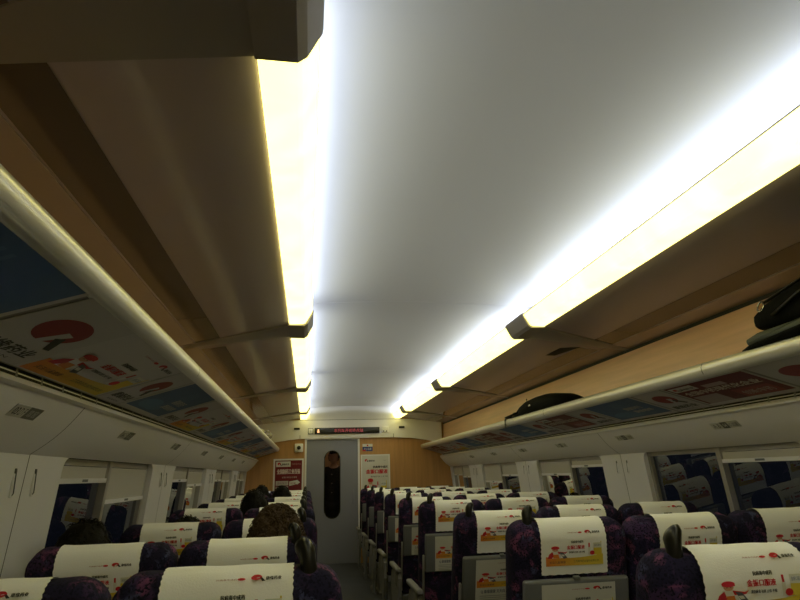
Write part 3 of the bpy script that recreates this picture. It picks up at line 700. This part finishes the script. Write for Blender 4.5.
def cover_mesh(seed=0, T=.072):
    b = MB(); path = cover_path(); HWc = .128
    # densify the path so that the pinked side edges show
    P = []
    for i in range(len(path) - 1):
        a, c = path[i], path[i + 1]; n = max(1, int(math.hypot(a[0] - c[0], a[1] - c[1]) / .006))
        for k in range(n): P.append((a[0] + (c[0] - a[0]) * k / n, a[1] + (c[1] - a[1]) * k / n))
    P.append(path[-1]); nx = 16; rings = []
    for i, (y, z) in enumerate(P):
        row = []
        for k in range(nx + 1):
            u = -1 + 2 * k / nx; x = u * (HWc + (.0022 if i % 2 else 0)) if k in (0, nx) else u * HWc
            w = .0035 * noise.noise(Vector((u * 2.2 + seed * 7, z * 7, y * 10 + seed))) + .0015 * abs(u) ** 3
            zz = z + (w * .9 if z > .60 else 0) + (.0018 * (k % 2) * -1 if i in (0, len(P) - 1) else 0)
            sgn = -1 if y < 0 else 1
            row.append((x, y + sgn * (abs(w) if z < .62 else 0) * (0 if .46 < z < .60 and y < 0 and abs(u) < .92 else 1), zz))
        rings.append(row)
    b.loft(rings, cap=False, closed=False)
    # printed advertisement on the hanging part
    yb = -(.060 + .007)
    down = [p for p in P[::-1] if p[0] <= .0005]; acc = [0]
    for q in range(1, len(down)): acc.append(acc[-1] + math.hypot(down[q][0] - down[q - 1][0], down[q][1] - down[q - 1][1]))
    def F(u, v, lay):
        t = T + .125 * (1 - v); q = 1
        while q < len(acc) - 1 and acc[q] < t: q += 1
        k = (t - acc[q - 1]) / (acc[q] - acc[q - 1]); a, c = down[q - 1], down[q]
        ny, nz = c[1] - a[1], -(c[0] - a[0]); l = math.hypot(ny, nz); e = .0016 + .00025 * lay + (.0022 if t < .05 else 0)
        return (-.112 + .224 * u, a[0] + (c[0] - a[0]) * k + ny / l * e, a[1] + (c[1] - a[1]) * k + nz / l * e)
    b.printed(AD, F, 1)
    return b
TP = Print(); TP.rect(0, 0, 1, 1, (.62, .61, .57), 1)
TP.items += medicine_ad().scaled(.96, .60, .02, .36, 1).items
TP.text('Q 康缘健康 天天向上', .10, .22, .60, .31, (.15, .15, .2), 3, bold=.002)
for k, w in enumerate((.72, .80, .66, .55)): TP.rect(.08, .16 - .045 * k, .08 + w, .172 - .045 * k, (.25, .25, .25), 3)
TP.rect(.66, .21, .92, .32, (.45, .47, .5), 2)

def make_seat(side, aisle):
    s = 1 if side == 'right' else -1          # aisle lies at -x for the right block, +x for the left
    root = empty('train_seat')
    b = back_mesh(); bk = b.build('backrest', M['fabric'], root); bk.location = (0, 0, PV)
    cv = cover_mesh(1 if aisle else 2).build('headrest_cover', [M['cloth'], M['ink']], root); cv.location = (0, 0, PV)
    # tray table folded up against the back
    b = MB(); b.rbox(-.205, .205, -.086, -.060, .218, .466, .012, seg=3); b.rbox(-.012, .012, -.089, -.07, .462, .474, .003)
    tr = b.build('tray_table', M['seatgrey'], root); tr.location = (0, 0, PV)
    b = MB(); b.printed(TP, lambda u, v, l: (-.138 + .285 * u, -.0864 - .00025 * l, .228 + .222 * v)); b.build('tray_poster', M['ink'], tr)
    for q in (-1, 1):
        b = MB(); b.rbox(q * .2145 - .006, q * .2145 + .006, -.082, -.064, -.06, .33, .003); o = b.build('tray_arm', M['metal'], root); o.location = (0, 0, PV)
    # seat cushion, base, legs
    b = MB(); b.rbox(-.215, .215, -.02, .42, .325, .425, .035, seg=4); b.build('seat_cushion', M['fabric'], root)
    b = MB(); b.rbox(-.21, .21, -.03, .38, .27, .326, .01); b.build('seat_base', M['seatgrey'], root)
    for q in (-.15, .15):
        b = MB(); b.rbox(q - .02, q + .02, .05, .30, .0, .272, .008); b.rbox(q - .03, q + .03, .02, .34, .0, .02, .006); b.build('leg', M['metal'], root)
    b = MB(); xa = -s * .2335
    w = .0225 if aisle else .018
    if aisle: xa = -s * .245
    b.rbox(xa - w, xa + w, -.13, .33, .505, .540, .012); b.rbox(xa - w * .8, xa + w * .8, -.06, .04, .40, .52, .008); b.build('armrest', M['armgrey'], root)
    if aisle:
        xs_ = -s * .235
        b = MB()
        prof = [(-.05, .16), (-.12, .32), (-.13, .46), (-.08, .50), (.20, .50), (.30, .47), (.37, .38), (.34, .26), (.12, .15)]
        for (x_) in (xs_,):
            v = [(x_ - .016, y, z) for y, z in prof] + [(x_ + .012, y, z) for y, z in prof]; n = len(prof)
            b.add(v, [tuple(range(n))[::-1], tuple(range(n, 2 * n))] + [(i, (i + 1) % n, n + (i + 1) % n, n + i) for i in range(n)])
        b.build('side_panel', M['sidegrey'], root)
        b = MB(); b.rbox(xs_ - .012, xs_ + .010, -.02, .10, .0, .22, .006); b.rbox(xs_ - .014, xs_ + .012, .10, .30, .0, .05, .01); b.build('pedestal', M['seatgrey'], root)
        # black horn-shaped grab handle on the aisle shoulder
        b = MB(); rings = []; xh = -s * .160
        spine = [(0, 0, .610, .021, .021), (0, 0, .635, .021, .020), (0, .0, .650, .019, .018), (s * .001, .003, .664, .017, .017), (s * .004, .010, .678, .019, .018), (s * .009, .020, .688, .021, .020), (s * .012, .027, .693, .018, .018)]
        for (cx, cy, cz, ra, rb) in spine:
            rings.append([(xh + cx + ra * cos(t), cy + rb * sin(t) - .006, cz + (sin(t) * (cz - .63) * -.35 if cz > .63 else 0)) for t in [2 * pi * k / 20 for k in range(20)]])
        b.loft(rings); gh = b.build('grab_handle', M['black'], root); gh.location = (0, 0, PV)
        b = MB(); top = rings[-1]; c = Vector((sum(p[0] for p in top) / 20, sum(p[1] for p in top) / 20, sum(p[2] for p in top) / 20))
        b.add([tuple(c + (Vector(p) - c) * .80 + Vector((0, 0, .0012))) for p in top], [tuple(range(20))]); b.build('handle_cap', M['chrome'], gh)
    return root
def lean(seat, deg):
    for ch in children(seat):
        if ch.name.split('.')[0] in ('backrest', 'headrest_cover', 'tray_table', 'grab_handle'): ch.rotation_euler = (radians(deg), 0, 0)
        if ch.name.split('.')[0] == 'tray_arm': ch.rotation_euler = (radians(deg), 0, 0)

NOM = 11.0
rows = [1.36 + .965 * k for k in range(9)]
SEATS = {'right': [.985, 1.455, 1.925], 'left': [-.18, -.647]}
REC = {('right', 2, 0): 7, ('right', 1, 1): 0, ('right', 2, 1): 3, ('right', 3, 1): 0, ('left', 1, 0): 7, ('left', 1, 1): 7, ('left', 2, 0): 6, ('left', 2, 1): 7,
       ('left', 0, 0): -2.5, ('left', 3, 0): 3, ('left', 4, 0): 5, ('right', 4, 0): 4, ('right', 1, 2): -2, ('right', 2, 2): 3, ('right', 6, 2): -2}
rown = ['nearest row', 'second row from the camera', 'third row from the camera', 'fourth row from the camera', 'fifth row from the camera', 'sixth row from the camera', 'seventh row from the camera', 'second-last row before the door', 'last row before the door']
posn = {('right', 0): 'aisle place, three-seat side', ('right', 1): 'middle place, three-seat side', ('right', 2): 'window place, three-seat side', ('left', 0): 'aisle place, two-seat side', ('left', 1): 'window place, two-seat side'}
protos = {}
NEARCOV = [cover_mesh(3, .036).mesh('headrest_cover', [M['cloth'], M['ink']]), cover_mesh(5, .066).mesh('headrest_cover', [M['cloth'], M['ink']])]
for side in ('right', 'left'):
    for k, y in enumerate(rows):
        for j, x in enumerate(SEATS[side]):
            key = (side, j == 0)
            if key not in protos: s = protos[key] = make_seat(side, j == 0)
            else: s = copy_tree(protos[key])
            s.location = (x + {('left', 0): .025, ('left', 1): -.015, ('right', 0): 0}.get((side, k), 0), y + ZTOP * sin(radians(NOM)) - .0, 0)
            tag(s, 'purple train seat, white cover, %s, %s' % (posn[(side, j)], rown[k]), 'seat', 'train seats')
            if k < 2:
                for ch in children(s):
                    if ch.name.startswith('headrest_cover'): ch.data = NEARCOV[k]
            lean(s, NOM + REC.get((side, k, j), rnd.uniform(-1, 1.2)))
            s.rotation_euler = (0, 0, radians(rnd.uniform(-.8, .8)))

# ------------------------------------------------------------------ people
def skin_body(name, V, E, R, parent, m, sub=2):
    me = bpy.data.meshes.new(name); me.from_pydata(V, E, []); o = bpy.data.objects.new(name, me); C.objects.link(o); o.parent = parent
    md = o.modifiers.new('skin', 'SKIN'); md.use_smooth_shade = True
    sv = me.skin_vertices[0].data
    for i, r in enumerate(R): sv[i].radius = r if isinstance(r, tuple) else (r, r)
    sv[0].use_root = True
    s = o.modifiers.new('sub', 'SUBSURF'); s.levels = sub; s.render_levels = sub
    bpy.context.view_layer.update(); dg = bpy.context.evaluated_depsgraph_get()
    m2 = bpy.data.meshes.new_from_object(o.evaluated_get(dg)); bpy.data.objects.remove(o); return m2
def chain(V, E, R, start, pts):
    idx = start
    for (p, r) in pts: V.append(p); R.append(r); E.append((idx, len(V) - 1)); idx = len(V) - 1
    return idx
def add_head(b, c, s=1.0, mat=0):
    # c: centre of the skull; face towards +y
    cx, cy, cz = c; bm = bmesh.new(); bmesh.ops.create_uvsphere(bm, u_segments=28, v_segments=22, radius=1)
    for v in bm.verts:
        x, y, z = v.co; w = 1.0
        if z < 0: w = 1 - .30 * (-z) ** 1.5
        jaw = .12 * max(0, -z) * max(0, y)
        fl = -.06 * max(0, y) ** 3
        v.co = Vector((x * .074 * w, (y + jaw + fl) * .094 * (w if y < 0 else 1 - .12 * max(0, -z)), z * (.118 if z > 0 else .122)))
        # eye sockets, nose
        d = math.hypot(abs(x) - .36, z - .02)
        if y > .6 and d < .28: v.co.y -= .010 * (1 - d / .28)
        if y > .8 and abs(x) < .16 and -.42 < z < .08: v.co.y += .018 * (1 - abs(x) / .16) * (.4 + .6 * (.08 - z) / .5)
    b.bm(bm, mat, (1, 1, 1), True, Matrix.Translation(c) @ Matrix.Scale(s, 4))
    for q in (-1, 1): b.sphere((cx + q * .076 * s, cy - .006, cz - .012), (.011 * s, .022 * s, .033 * s), mat)
    b.sphere((cx, cy + .090 * s, cz - .062 * s), (.024 * s, .009 * s, .007 * s), mat)
def hand(V, E, R, wrist, base, d, up, sd):
    d = Vector(d).normalized(); up = Vector(up).normalized(); lat = d.cross(up) * sd
    p = Vector(base); palm = p + d * .04; V.append(tuple(palm)); R.append((.036, .016)); E.append((wrist, len(V) - 1)); pi_ = len(V) - 1
    for k, ln in enumerate((.066, .074, .070, .056)):
        s0 = palm + d * .035 + lat * (.027 - .018 * k)
        chain(V, E, R, pi_, [(tuple(s0), .0095), (tuple(s0 + d * ln * .5 - up * .010), .0085), (tuple(s0 + d * ln * .85 - up * .03), .0072)])
    t0 = p + lat * .03 + d * .015; chain(V, E, R, pi_, [(tuple(t0), .012), (tuple(t0 + lat * .02 + d * .03), .010), (tuple(t0 + lat * .022 + d * .055), .0085)])
def hair_mesh(c, s, style):
    b = MB(); bm = bmesh.new(); bmesh.ops.create_icosphere(bm, subdivisions=5, radius=1)
    kill = []
    for v in bm.verts:
        x, y, z = v.co; nn = noise.noise(v.co * 3.2) * .06 + noise.noise(v.co * 9) * .035
        if style == 'curly': nn = noise.noise(v.co * 4) * .10 + abs(noise.noise(v.co * 11)) * .16 + .02
        puff = {'short': 1.10, 'curly': 1.30, 'long': 1.16, 'fluffy': 1.22}[style]
        # hairline: keep the face free
        face = y > .45 and z < .35; neck = z < (-.45 if style != 'long' else -1.2) and y < .45
        if face or neck or (style == 'short' and z < -.2 and y > -.2 and abs(x) < .9): kill.append(v)
        k = puff + nn
        v.co = Vector((x * .079 * k, y * .097 * k - .004, z * .121 * (k - (.06 if z > 0 and style != 'curly' else 0))))
    bmesh.ops.delete(bm, geom=kill, context='VERTS')
    b.bm(bm, 0, (1, 1, 1), True, Matrix.Translation(c) @ Matrix.Scale(s, 4))
    r = random.Random(int(c[2] * 1000) + len(style))
    n = {'short': 260, 'curly': 1500, 'long': 220, 'fluffy': 420}[style]
    for _ in range(n):     # locks standing off the head
        a = r.uniform(0, 2 * pi); zz = r.uniform(-.35, 1); q = sqrt(max(0, 1 - zz * zz)); x, y, z = cos(a) * q, sin(a) * q, zz
        if y > .45 and z < .35: continue
        k = {'short': 1.07, 'curly': 1.32, 'long': 1.13, 'fluffy': 1.20}[style]
        p = Vector((x * .079 * k, y * .097 * k, z * .121 * k)) * s + Vector(c); nrm = Vector((x, y, z)).normalized()
        t = nrm.orthogonal().normalized(); t.rotate(Matrix.Rotation(r.uniform(0, 6.28), 3, nrm)); L_ = {'short': .016, 'curly': .014, 'long': .03, 'fluffy': .024}[style]
        if style == 'curly':
            rr = r.uniform(.008, .016); bt = nrm.cross(t)
            pts = [p + (nrm * sin(u) * rr + t * cos(u) * rr) + bt * (u * .0016) for u in [i * 1.1 for i in range(6)]]; b.tube(pts, .0019, 3)
        else:
            b.tube([p - nrm * .004, p + t * L_ * .5 + nrm * .006, p + t * L_ + nrm * .003], [.0028, .0022, .0005], 3)
    return b
def person_seated(x, y, topz, style, label, jacket, lean_x=0, hairmat='hair', yaw=0, extra=None, tip=0):
    # y: position of the head; torso leans back against the seat behind it (seat back towards -y)
    root = empty('person', (x, y + .03, 0), yaw)
    s = 1.0; hz = topz - .118 - .018; hc = (lean_x, .0, hz); sh = hz - .235; hp = .60
    V = [(0, .16, hp)]; R = [(.15, .11)]; E = []
    chest = chain(V, E, R, 0, [((lean_x * .3, .09, hp + (sh - hp) * .4), (.14, .10)), ((lean_x * .7, .05, hp + (sh - hp) * .8), (.15, .105)), ((lean_x * .9, .03, sh + .02), (.11, .08))])
    nk = chain(V, E, R, chest, [((lean_x, .01, sh + .09), .052), ((lean_x, .005, hz - .07), .05)])
    for q in (-1, 1):
        w = chain(V, E, R, chest - 0, [((lean_x * .8 + q * .15, .04, sh - .01), .056), ((lean_x * .5 + q * .185, .10, sh - .24), .045), ((q * .15, .30, sh - .32), .034), ((q * .10, .40, sh - .30), .024)])
        hand(V, E, R, w, V[w], (-.25 * q, .9, -.1), (0, .1, 1), -q)
        chain(V, E, R, 0, [((q * .09, .24, .575), .08), ((q * .11, .43, .56), .070), ((q * .12, .42, .30), .055), ((q * .12, .40, .10), .042), ((q * .12, .42, .055), .045), ((q * .12, .54, .04), .035)])
    me = skin_body('body', V, E, R, None, M['skin'])
    b = MB(); b.add([v.co for v in me.vertices], [tuple(p.vertices) for p in me.polygons], 0, (1, 1, 1), True); add_head(b, hc, s)
    body = b.build('body', M['skin'], root)
    # clothes: slightly larger shells over torso, arms and legs
    def shell(nm, V2, E2, R2, m):
        me2 = skin_body(nm, V2, E2, R2, None, m); bb = MB(); bb.add([v.co for v in me2.vertices], [tuple(p.vertices) for p in me2.polygons], 0, (1, 1, 1), True); return bb.build(nm, m, root)
    V2 = [(0, .14, hp)]; R2 = [(.175, .135)]; E2 = []
    ch = chain(V2, E2, R2, 0, [((lean_x * .3, .09, hp + (sh - hp) * .4), (.165, .125)), ((lean_x * .7, .05, hp + (sh - hp) * .8), (.175, .125)), ((lean_x * .9, .03, sh + .03), (.13, .10)), ((lean_x, .012, sh + .085), (.064, .064))])
    for q in (-1, 1): chain(V2, E2, R2, ch - 1, [((lean_x * .8 + q * .15, .04, sh - .01), .078), ((lean_x * .5 + q * .19, .10, sh - .24), .064), ((q * .152, .29, sh - .32), .052), ((q * .115, .37, sh - .305), .044)])
    jk = shell('jacket', V2, E2, R2, jacket)
    V2 = [(0, .17, .575)]; R2 = [(.16, .10)]; E2 = []
    for q in (-1, 1): chain(V2, E2, R2, 0, [((q * .09, .24, .585), .095), ((q * .11, .43, .57), .083), ((q * .12, .42, .30), .070), ((q * .12, .40, .13), .06)])
    shell('trousers', V2, E2, R2, M['trousers'])
    for q in (-1, 1):
        b = MB(); b.rbox(q * .12 - .045, q * .12 + .045, .34, .60, .0, .085, .03); b.build('shoe', M['black'], root)
    b = hair_mesh(hc, s, style); b.build('hair', M[hairmat], root)
    if extra: extra(root, hc, sh, jk)
    tag(root, label, 'person'); return root

def collar(root, hc, sh, jk):
    b = MB(); b.tube([(hc[0] - .09, -.03, sh + .07), (hc[0] - .07, -.075, sh + .11), (hc[0], -.095, sh + .12), (hc[0] + .07, -.075, sh + .11)], [.02, .028, .03, .022], 8)
    b.build('hood', M['coat2'], jk)
    b = MB(); b.tube([(hc[0] - .125, -.03, sh + .035), (hc[0] - .115, -.055, sh + .075), (hc[0] - .085, -.075, sh + .10)], .004, 6); b.build('piping', M['piping'], jk)
SW = rows
person_seated(-.70, 2.47, H - .128, 'long', 'person with dark hair and hooded jacket, in a window seat beside the nearest window', M['coat2'], -.105, extra=collar)
person_seated(-.115, 2.47, H - .130, 'curly', 'person with curly brown hair seated by the aisle in the second row', M['coat'], 0, 'brownhair')
person_seated(-.62, 3.45, H - .172, 'short', 'person with flat black hair, only the crown showing above a window seat cover', M['coat'], .0)
person_seated(-.30, 4.62, H - .085, 'fluffy', 'person with full black hair leaning between two seats in the middle rows', M['coat'], -.075)
person_seated(-.50, 7.35, H - .068, 'short', 'person with short black hair, furthest head, below the tan wall and red poster', M['coat'], -.02)
person_seated(-.235, 6.42, H - .088, 'fluffy', 'person with wide black hair seated by the aisle just below the red poster', M['coat'], -.02)
person_seated(2.02, 4.62, H - .17, 'short', 'person in dark clothes slumped against the pillar on the three-seat side', M['coat2'], .03)

def person_standing(x, y, label):
    root = empty('person', (x, y, 0), radians(172))
    hz = 1.57; hc = (0, .02, hz); sh = 1.36
    V = [(0, 0, .93)]; R = [(.15, .10)]; E = []
    ch = chain(V, E, R, 0, [((0, 0, 1.10), (.135, .095)), ((0, .0, 1.27), (.155, .105)), ((0, 0, 1.37), (.10, .075))])
    chain(V, E, R, ch, [((0, .005, 1.44), .052), ((0, .015, 1.50), .05)])
    for q in (-1, 1):
        w = chain(V, E, R, ch, [((q * .165, 0, 1.35), .055), ((q * .21, -.01, 1.08), .044), ((q * .20, .06, .86), .034), ((q * .19, .08, .82), .025)])
        hand(V, E, R, w, V[w], (0, .15, -1), (q * -1, 0, 0), 1)
        chain(V, E, R, 0, [((q * .09, 0, .86), .092), ((q * .10, .01, .50), .062), ((q * .10, -.01, .12), .044), ((q * .10, -.02, .05), .042), ((q * .11, .12, .035), .035)])
    me = skin_body('body', V, E, R, None, None); b = MB(); b.add([v.co for v in me.vertices], [tuple(p.vertices) for p in me.polygons], 0, (1, 1, 1), True); add_head(b, hc)
    b.build('body', M['skin'], root)
    def shell(nm, V2, E2, R2, m):
        me2 = skin_body(nm, V2, E2, R2, None, m); bb = MB(); bb.add([v.co for v in me2.vertices], [tuple(p.vertices) for p in me2.polygons], 0, (1, 1, 1), True); return bb.build(nm, m, root)
    V2 = [(0, 0, .93)]; R2 = [(.18, .13)]; E2 = []
    c2 = chain(V2, E2, R2, 0, [((0, 0, 1.10), (.165, .12)), ((0, 0, 1.27), (.18, .13)), ((0, 0, 1.37), (.13, .10)), ((0, .0, 1.44), (.075, .075))])
    for q in (-1, 1): chain(V2, E2, R2, c2 - 1, [((q * .165, 0, 1.35), .076), ((q * .215, -.01, 1.08), .064), ((q * .20, .06, .88), .052)])
    chain(V2, E2, R2, 0, [((0, 0, .75), (.19, .14)), ((0, 0, .60), (.20, .15))])
    ct = shell('coat', V2, E2, R2, M['coat'])
    b = MB()
    for k in range(5): b.sphere((.02, .125 - .006 * k, 1.30 - .14 * k), (.010, .006, .010))
    b.build('button', M['ring'], ct)
    V2 = [(0, 0, .88)]; R2 = [(.15, .11)]; E2 = []
    for q in (-1, 1): chain(V2, E2, R2, 0, [((q * .09, 0, .82), .105), ((q * .10, .01, .50), .078), ((q * .10, -.01, .12), .065)])
    shell('trousers', V2, E2, R2, M['trousers'])
    for q in (-1, 1):
        b = MB(); b.rbox(q * .10 - .045, q * .10 + .045, -.08, .19, .0, .09, .03); b.build('shoe', M['black'], root)
    hair_mesh(hc, 1, 'short').build('hair', M['hair'], root)
    tag(root, label, 'person')
person_standing(.42, 10.22, 'person in a black coat standing behind the oval door window')

# ------------------------------------------------------------------ luggage
# far black backpack, lying on the rack across the rail
bag = empty('black_backpack', (1.925, 4.80, H + .44)); bag.scale = (.9, .92, .80); tag(bag, 'black backpack lying flat on the right-hand luggage rack, its straps hanging over the rail', 'backpack')
b = MB(); rings = []
for (y, cz, rx, rz) in [(-.66, .035, .05, .015), (-.62, .06, .11, .045), (-.50, .075, .135, .068), (-.30, .088, .145, .085), (-.05, .092, .145, .090), (.15, .085, .14, .080), (.32, .068, .125, .062), (.48, .050, .10, .045), (.60, .035, .08, .030), (.64, .03, .04, .012)]:
    r = []
    for k in range(24):
        a = 2 * pi * k / 24; e = .75; cx = math.copysign(abs(cos(a)) ** e, cos(a)); sz = math.copysign(abs(sin(a)) ** e, sin(a))
        w = 1 + .10 * noise.noise(Vector((cx * 2, y * 6, sz * 2))); r.append((cx * rx * w, y, cz + .006 + sz * rz * w))
    rings.append(r)
b.loft(rings); b.build('main_pouch', M['bag'], bag)
b = MB(); b.tube([(-.11, .35, .07), (-.135, .5, .05), (-.13, .68, .045), (-.08, .80, .05), (-.03, .72, .055), (-.04, .55, .07)], .020, 8, flat=.5); b.tube([(.0, .42, .09), (-.03, .6, .09), (-.02, .74, .10), (.04, .70, .085), (.07, .55, .06)], .016, 8, flat=.5); b.build('strap', M['bag'], bag)
b = MB(); b.tube([(-.115, .62, .04), (-.150, .63, .035), (-.160, .63, .01), (-.162, .63, -.045)], [.012, .012, .011, .009], 8); b.rbox(-.170, -.154, .612, .648, -.075, -.045, .003); b.build('buckle', M['black'], bag)
b = MB(); b.tube([(-.08, .18, .15), (-.085, .19, .175), (-.075, .21, .19)], .006, 6); b.rbox(-.150, -.146, -.06, -.02, .085, .10, .001); b.build('zip_pull', M['ring'], bag)

# near black backpack with grey pad
bag = empty('large_black_backpack', (1.93, 1.74, H + .44)); tag(bag, 'large black backpack with metal rings and grey pad, near end of the right-hand rack', 'backpack')
def blob(b, cs, e=.6, amp=.05, m=0):
    rings = []
    for (y, cx0, cz, rx, rz) in cs:
        r = []
        for k in range(28):
            a = 2 * pi * k / 28; cx = math.copysign(abs(cos(a)) ** e, cos(a)); sz = math.copysign(abs(sin(a)) ** e, sin(a))
            w = 1 + amp * noise.noise(Vector((cx * 2, y * 8, sz * 2))); r.append((cx0 + cx * rx * w, y, cz + sz * rz * w))
        rings.append(r)
    b.loft(rings, m)
b = MB(); blob(b, [(.44, .0, .125, .10, .012), (.425, .0, .125, .115, .040), (.36, 0, .133, .125, .058), (.22, 0, .148, .125, .075), (.02, 0, .165, .125, .092), (-.20, 0, .17, .125, .095), (-.38, 0, .16, .12, .085), (-.43, 0, .15, .10, .03)], .5)
b.build('main_pouch', M['bag'], bag)
b = MB(); blob(b, [(.50, -.035, .050, .06, .006), (.49, -.035, .052, .08, .022), (.42, -.035, .055, .095, .030), (.1, -.035, .058, .10, .032), (-.3, -.035, .058, .10, .030), (-.36, -.035, .056, .08, .01)], .7, .03)
b.build('grey_pad', M['baggrey'], bag)
b = MB(); blob(b, [(.545, -.06, .020, .02, .004), (.53, -.06, .021, .05, .012), (.45, -.06, .023, .085, .016), (.25, -.065, .034, .09, .018), (.05, -.07, .052, .085, .018), (-.15, -.07, .068, .07, .016), (-.2, -.07, .07, .05, .005)], .8, .04)
b.build('shoulder_strap', M['bag'], bag)
b = MB(); b.tube([(-.148, .44, .036), (-.155, .36, .048), (-.160, .25, .056), (-.162, .10, .074)], .0018, 5); b.build('strap_piping', M['baggrey'], bag)
def ring(c, r, t, ax):
    bm = bmesh.new(); q = MB(); pts = [Vector(c) + Vector((cos(a) * r * ax[0], sin(a) * r * .8, cos(a) * r * ax[1])) for a in [2 * pi * k / 20 for k in range(21)]]; q.tube(pts, t, 6); return q
ring((-.118, .37, .175), .022, .0035, (.3, .95)).build('ring', M['ring'], bag); ring((-.105, .02, .245), .022, .0035, (.3, .95)).build('ring', M['ring'], bag)
b = MB(); b.tube([(-.10, .37, .19), (-.10, .20, .222), (-.10, .03, .25)], .012, 8, flat=.4); b.tube([(-.135, .30, .12), (-.138, .15, .17), (-.13, .05, .19)], .007, 6); b.build('webbing', M['black'], bag)
b = MB(); b.rbox(-.142, -.132, .095, .13, .125, .145, .003); b.build('badge', M['ring'], bag)

# crumpled plastic bag at the far end of the left rack
b = MB(); bm = bmesh.new(); bmesh.ops.create_icosphere(bm, subdivisions=4, radius=1)
for v in bm.verts:
    n_ = noise.noise(v.co * 2.4) * .35 + noise.noise(v.co * 6) * .18; v.co = Vector((v.co.x * .10, v.co.y * .28, max(-.7, v.co.z) * .065)) * (1 + n_)
b.bm(bm, 0, (1, 1, 1), False); o = b.build('plastic_bag', M['plastic']); o.location = (-.53, 7.35, H + .478)
tag(o, 'crumpled shiny plastic bag at the far end of the left-hand luggage rack', 'bag')

# ------------------------------------------------------------------ world, camera, view
w = bpy.data.worlds.new('night'); bpy.context.scene.world = w; w.use_nodes = True
w.node_tree.nodes['Background'].inputs[0].default_value = (.004, .005, .008, 1); w.node_tree.nodes['Background'].inputs[1].default_value = 1
p_, y_, r_ = 0.28265346, 0.15441829, -0.02838973
F = Vector((cos(p_) * sin(y_), cos(p_) * cos(y_), sin(p_))); Rt = Vector((cos(y_), -sin(y_), 0)); U = Rt.cross(F)
R2 = cos(r_) * Rt + sin(r_) * U; U2 = -sin(r_) * Rt + cos(r_) * U
cam = bpy.data.cameras.new('camera'); cam.sensor_width = 36; cam.lens = 600 / 800 * 36; cam.clip_start = .02
co = bpy.data.objects.new('camera', cam); C.objects.link(co)
co.matrix_world = Matrix(((R2.x, U2.x, -F.x, 0), (R2.y, U2.y, -F.y, 0), (R2.z, U2.z, -F.z, H), (0, 0, 0, 1)))
sc = bpy.context.scene; sc.camera = co
sc.view_settings.view_transform = 'Standard'; sc.view_settings.look = 'None'; sc.view_settings.exposure = 0.0; sc.view_settings.gamma = 1
sc.view_settings.use_curve_mapping = False
sc.cycles.max_bounces = 10; sc.cycles.diffuse_bounces = 6; sc.cycles.glossy_bounces = 5; sc.cycles.transparent_max_bounces = 12
sc.cycles.use_denoising = True; sc.cycles.sample_clamp_indirect = 4
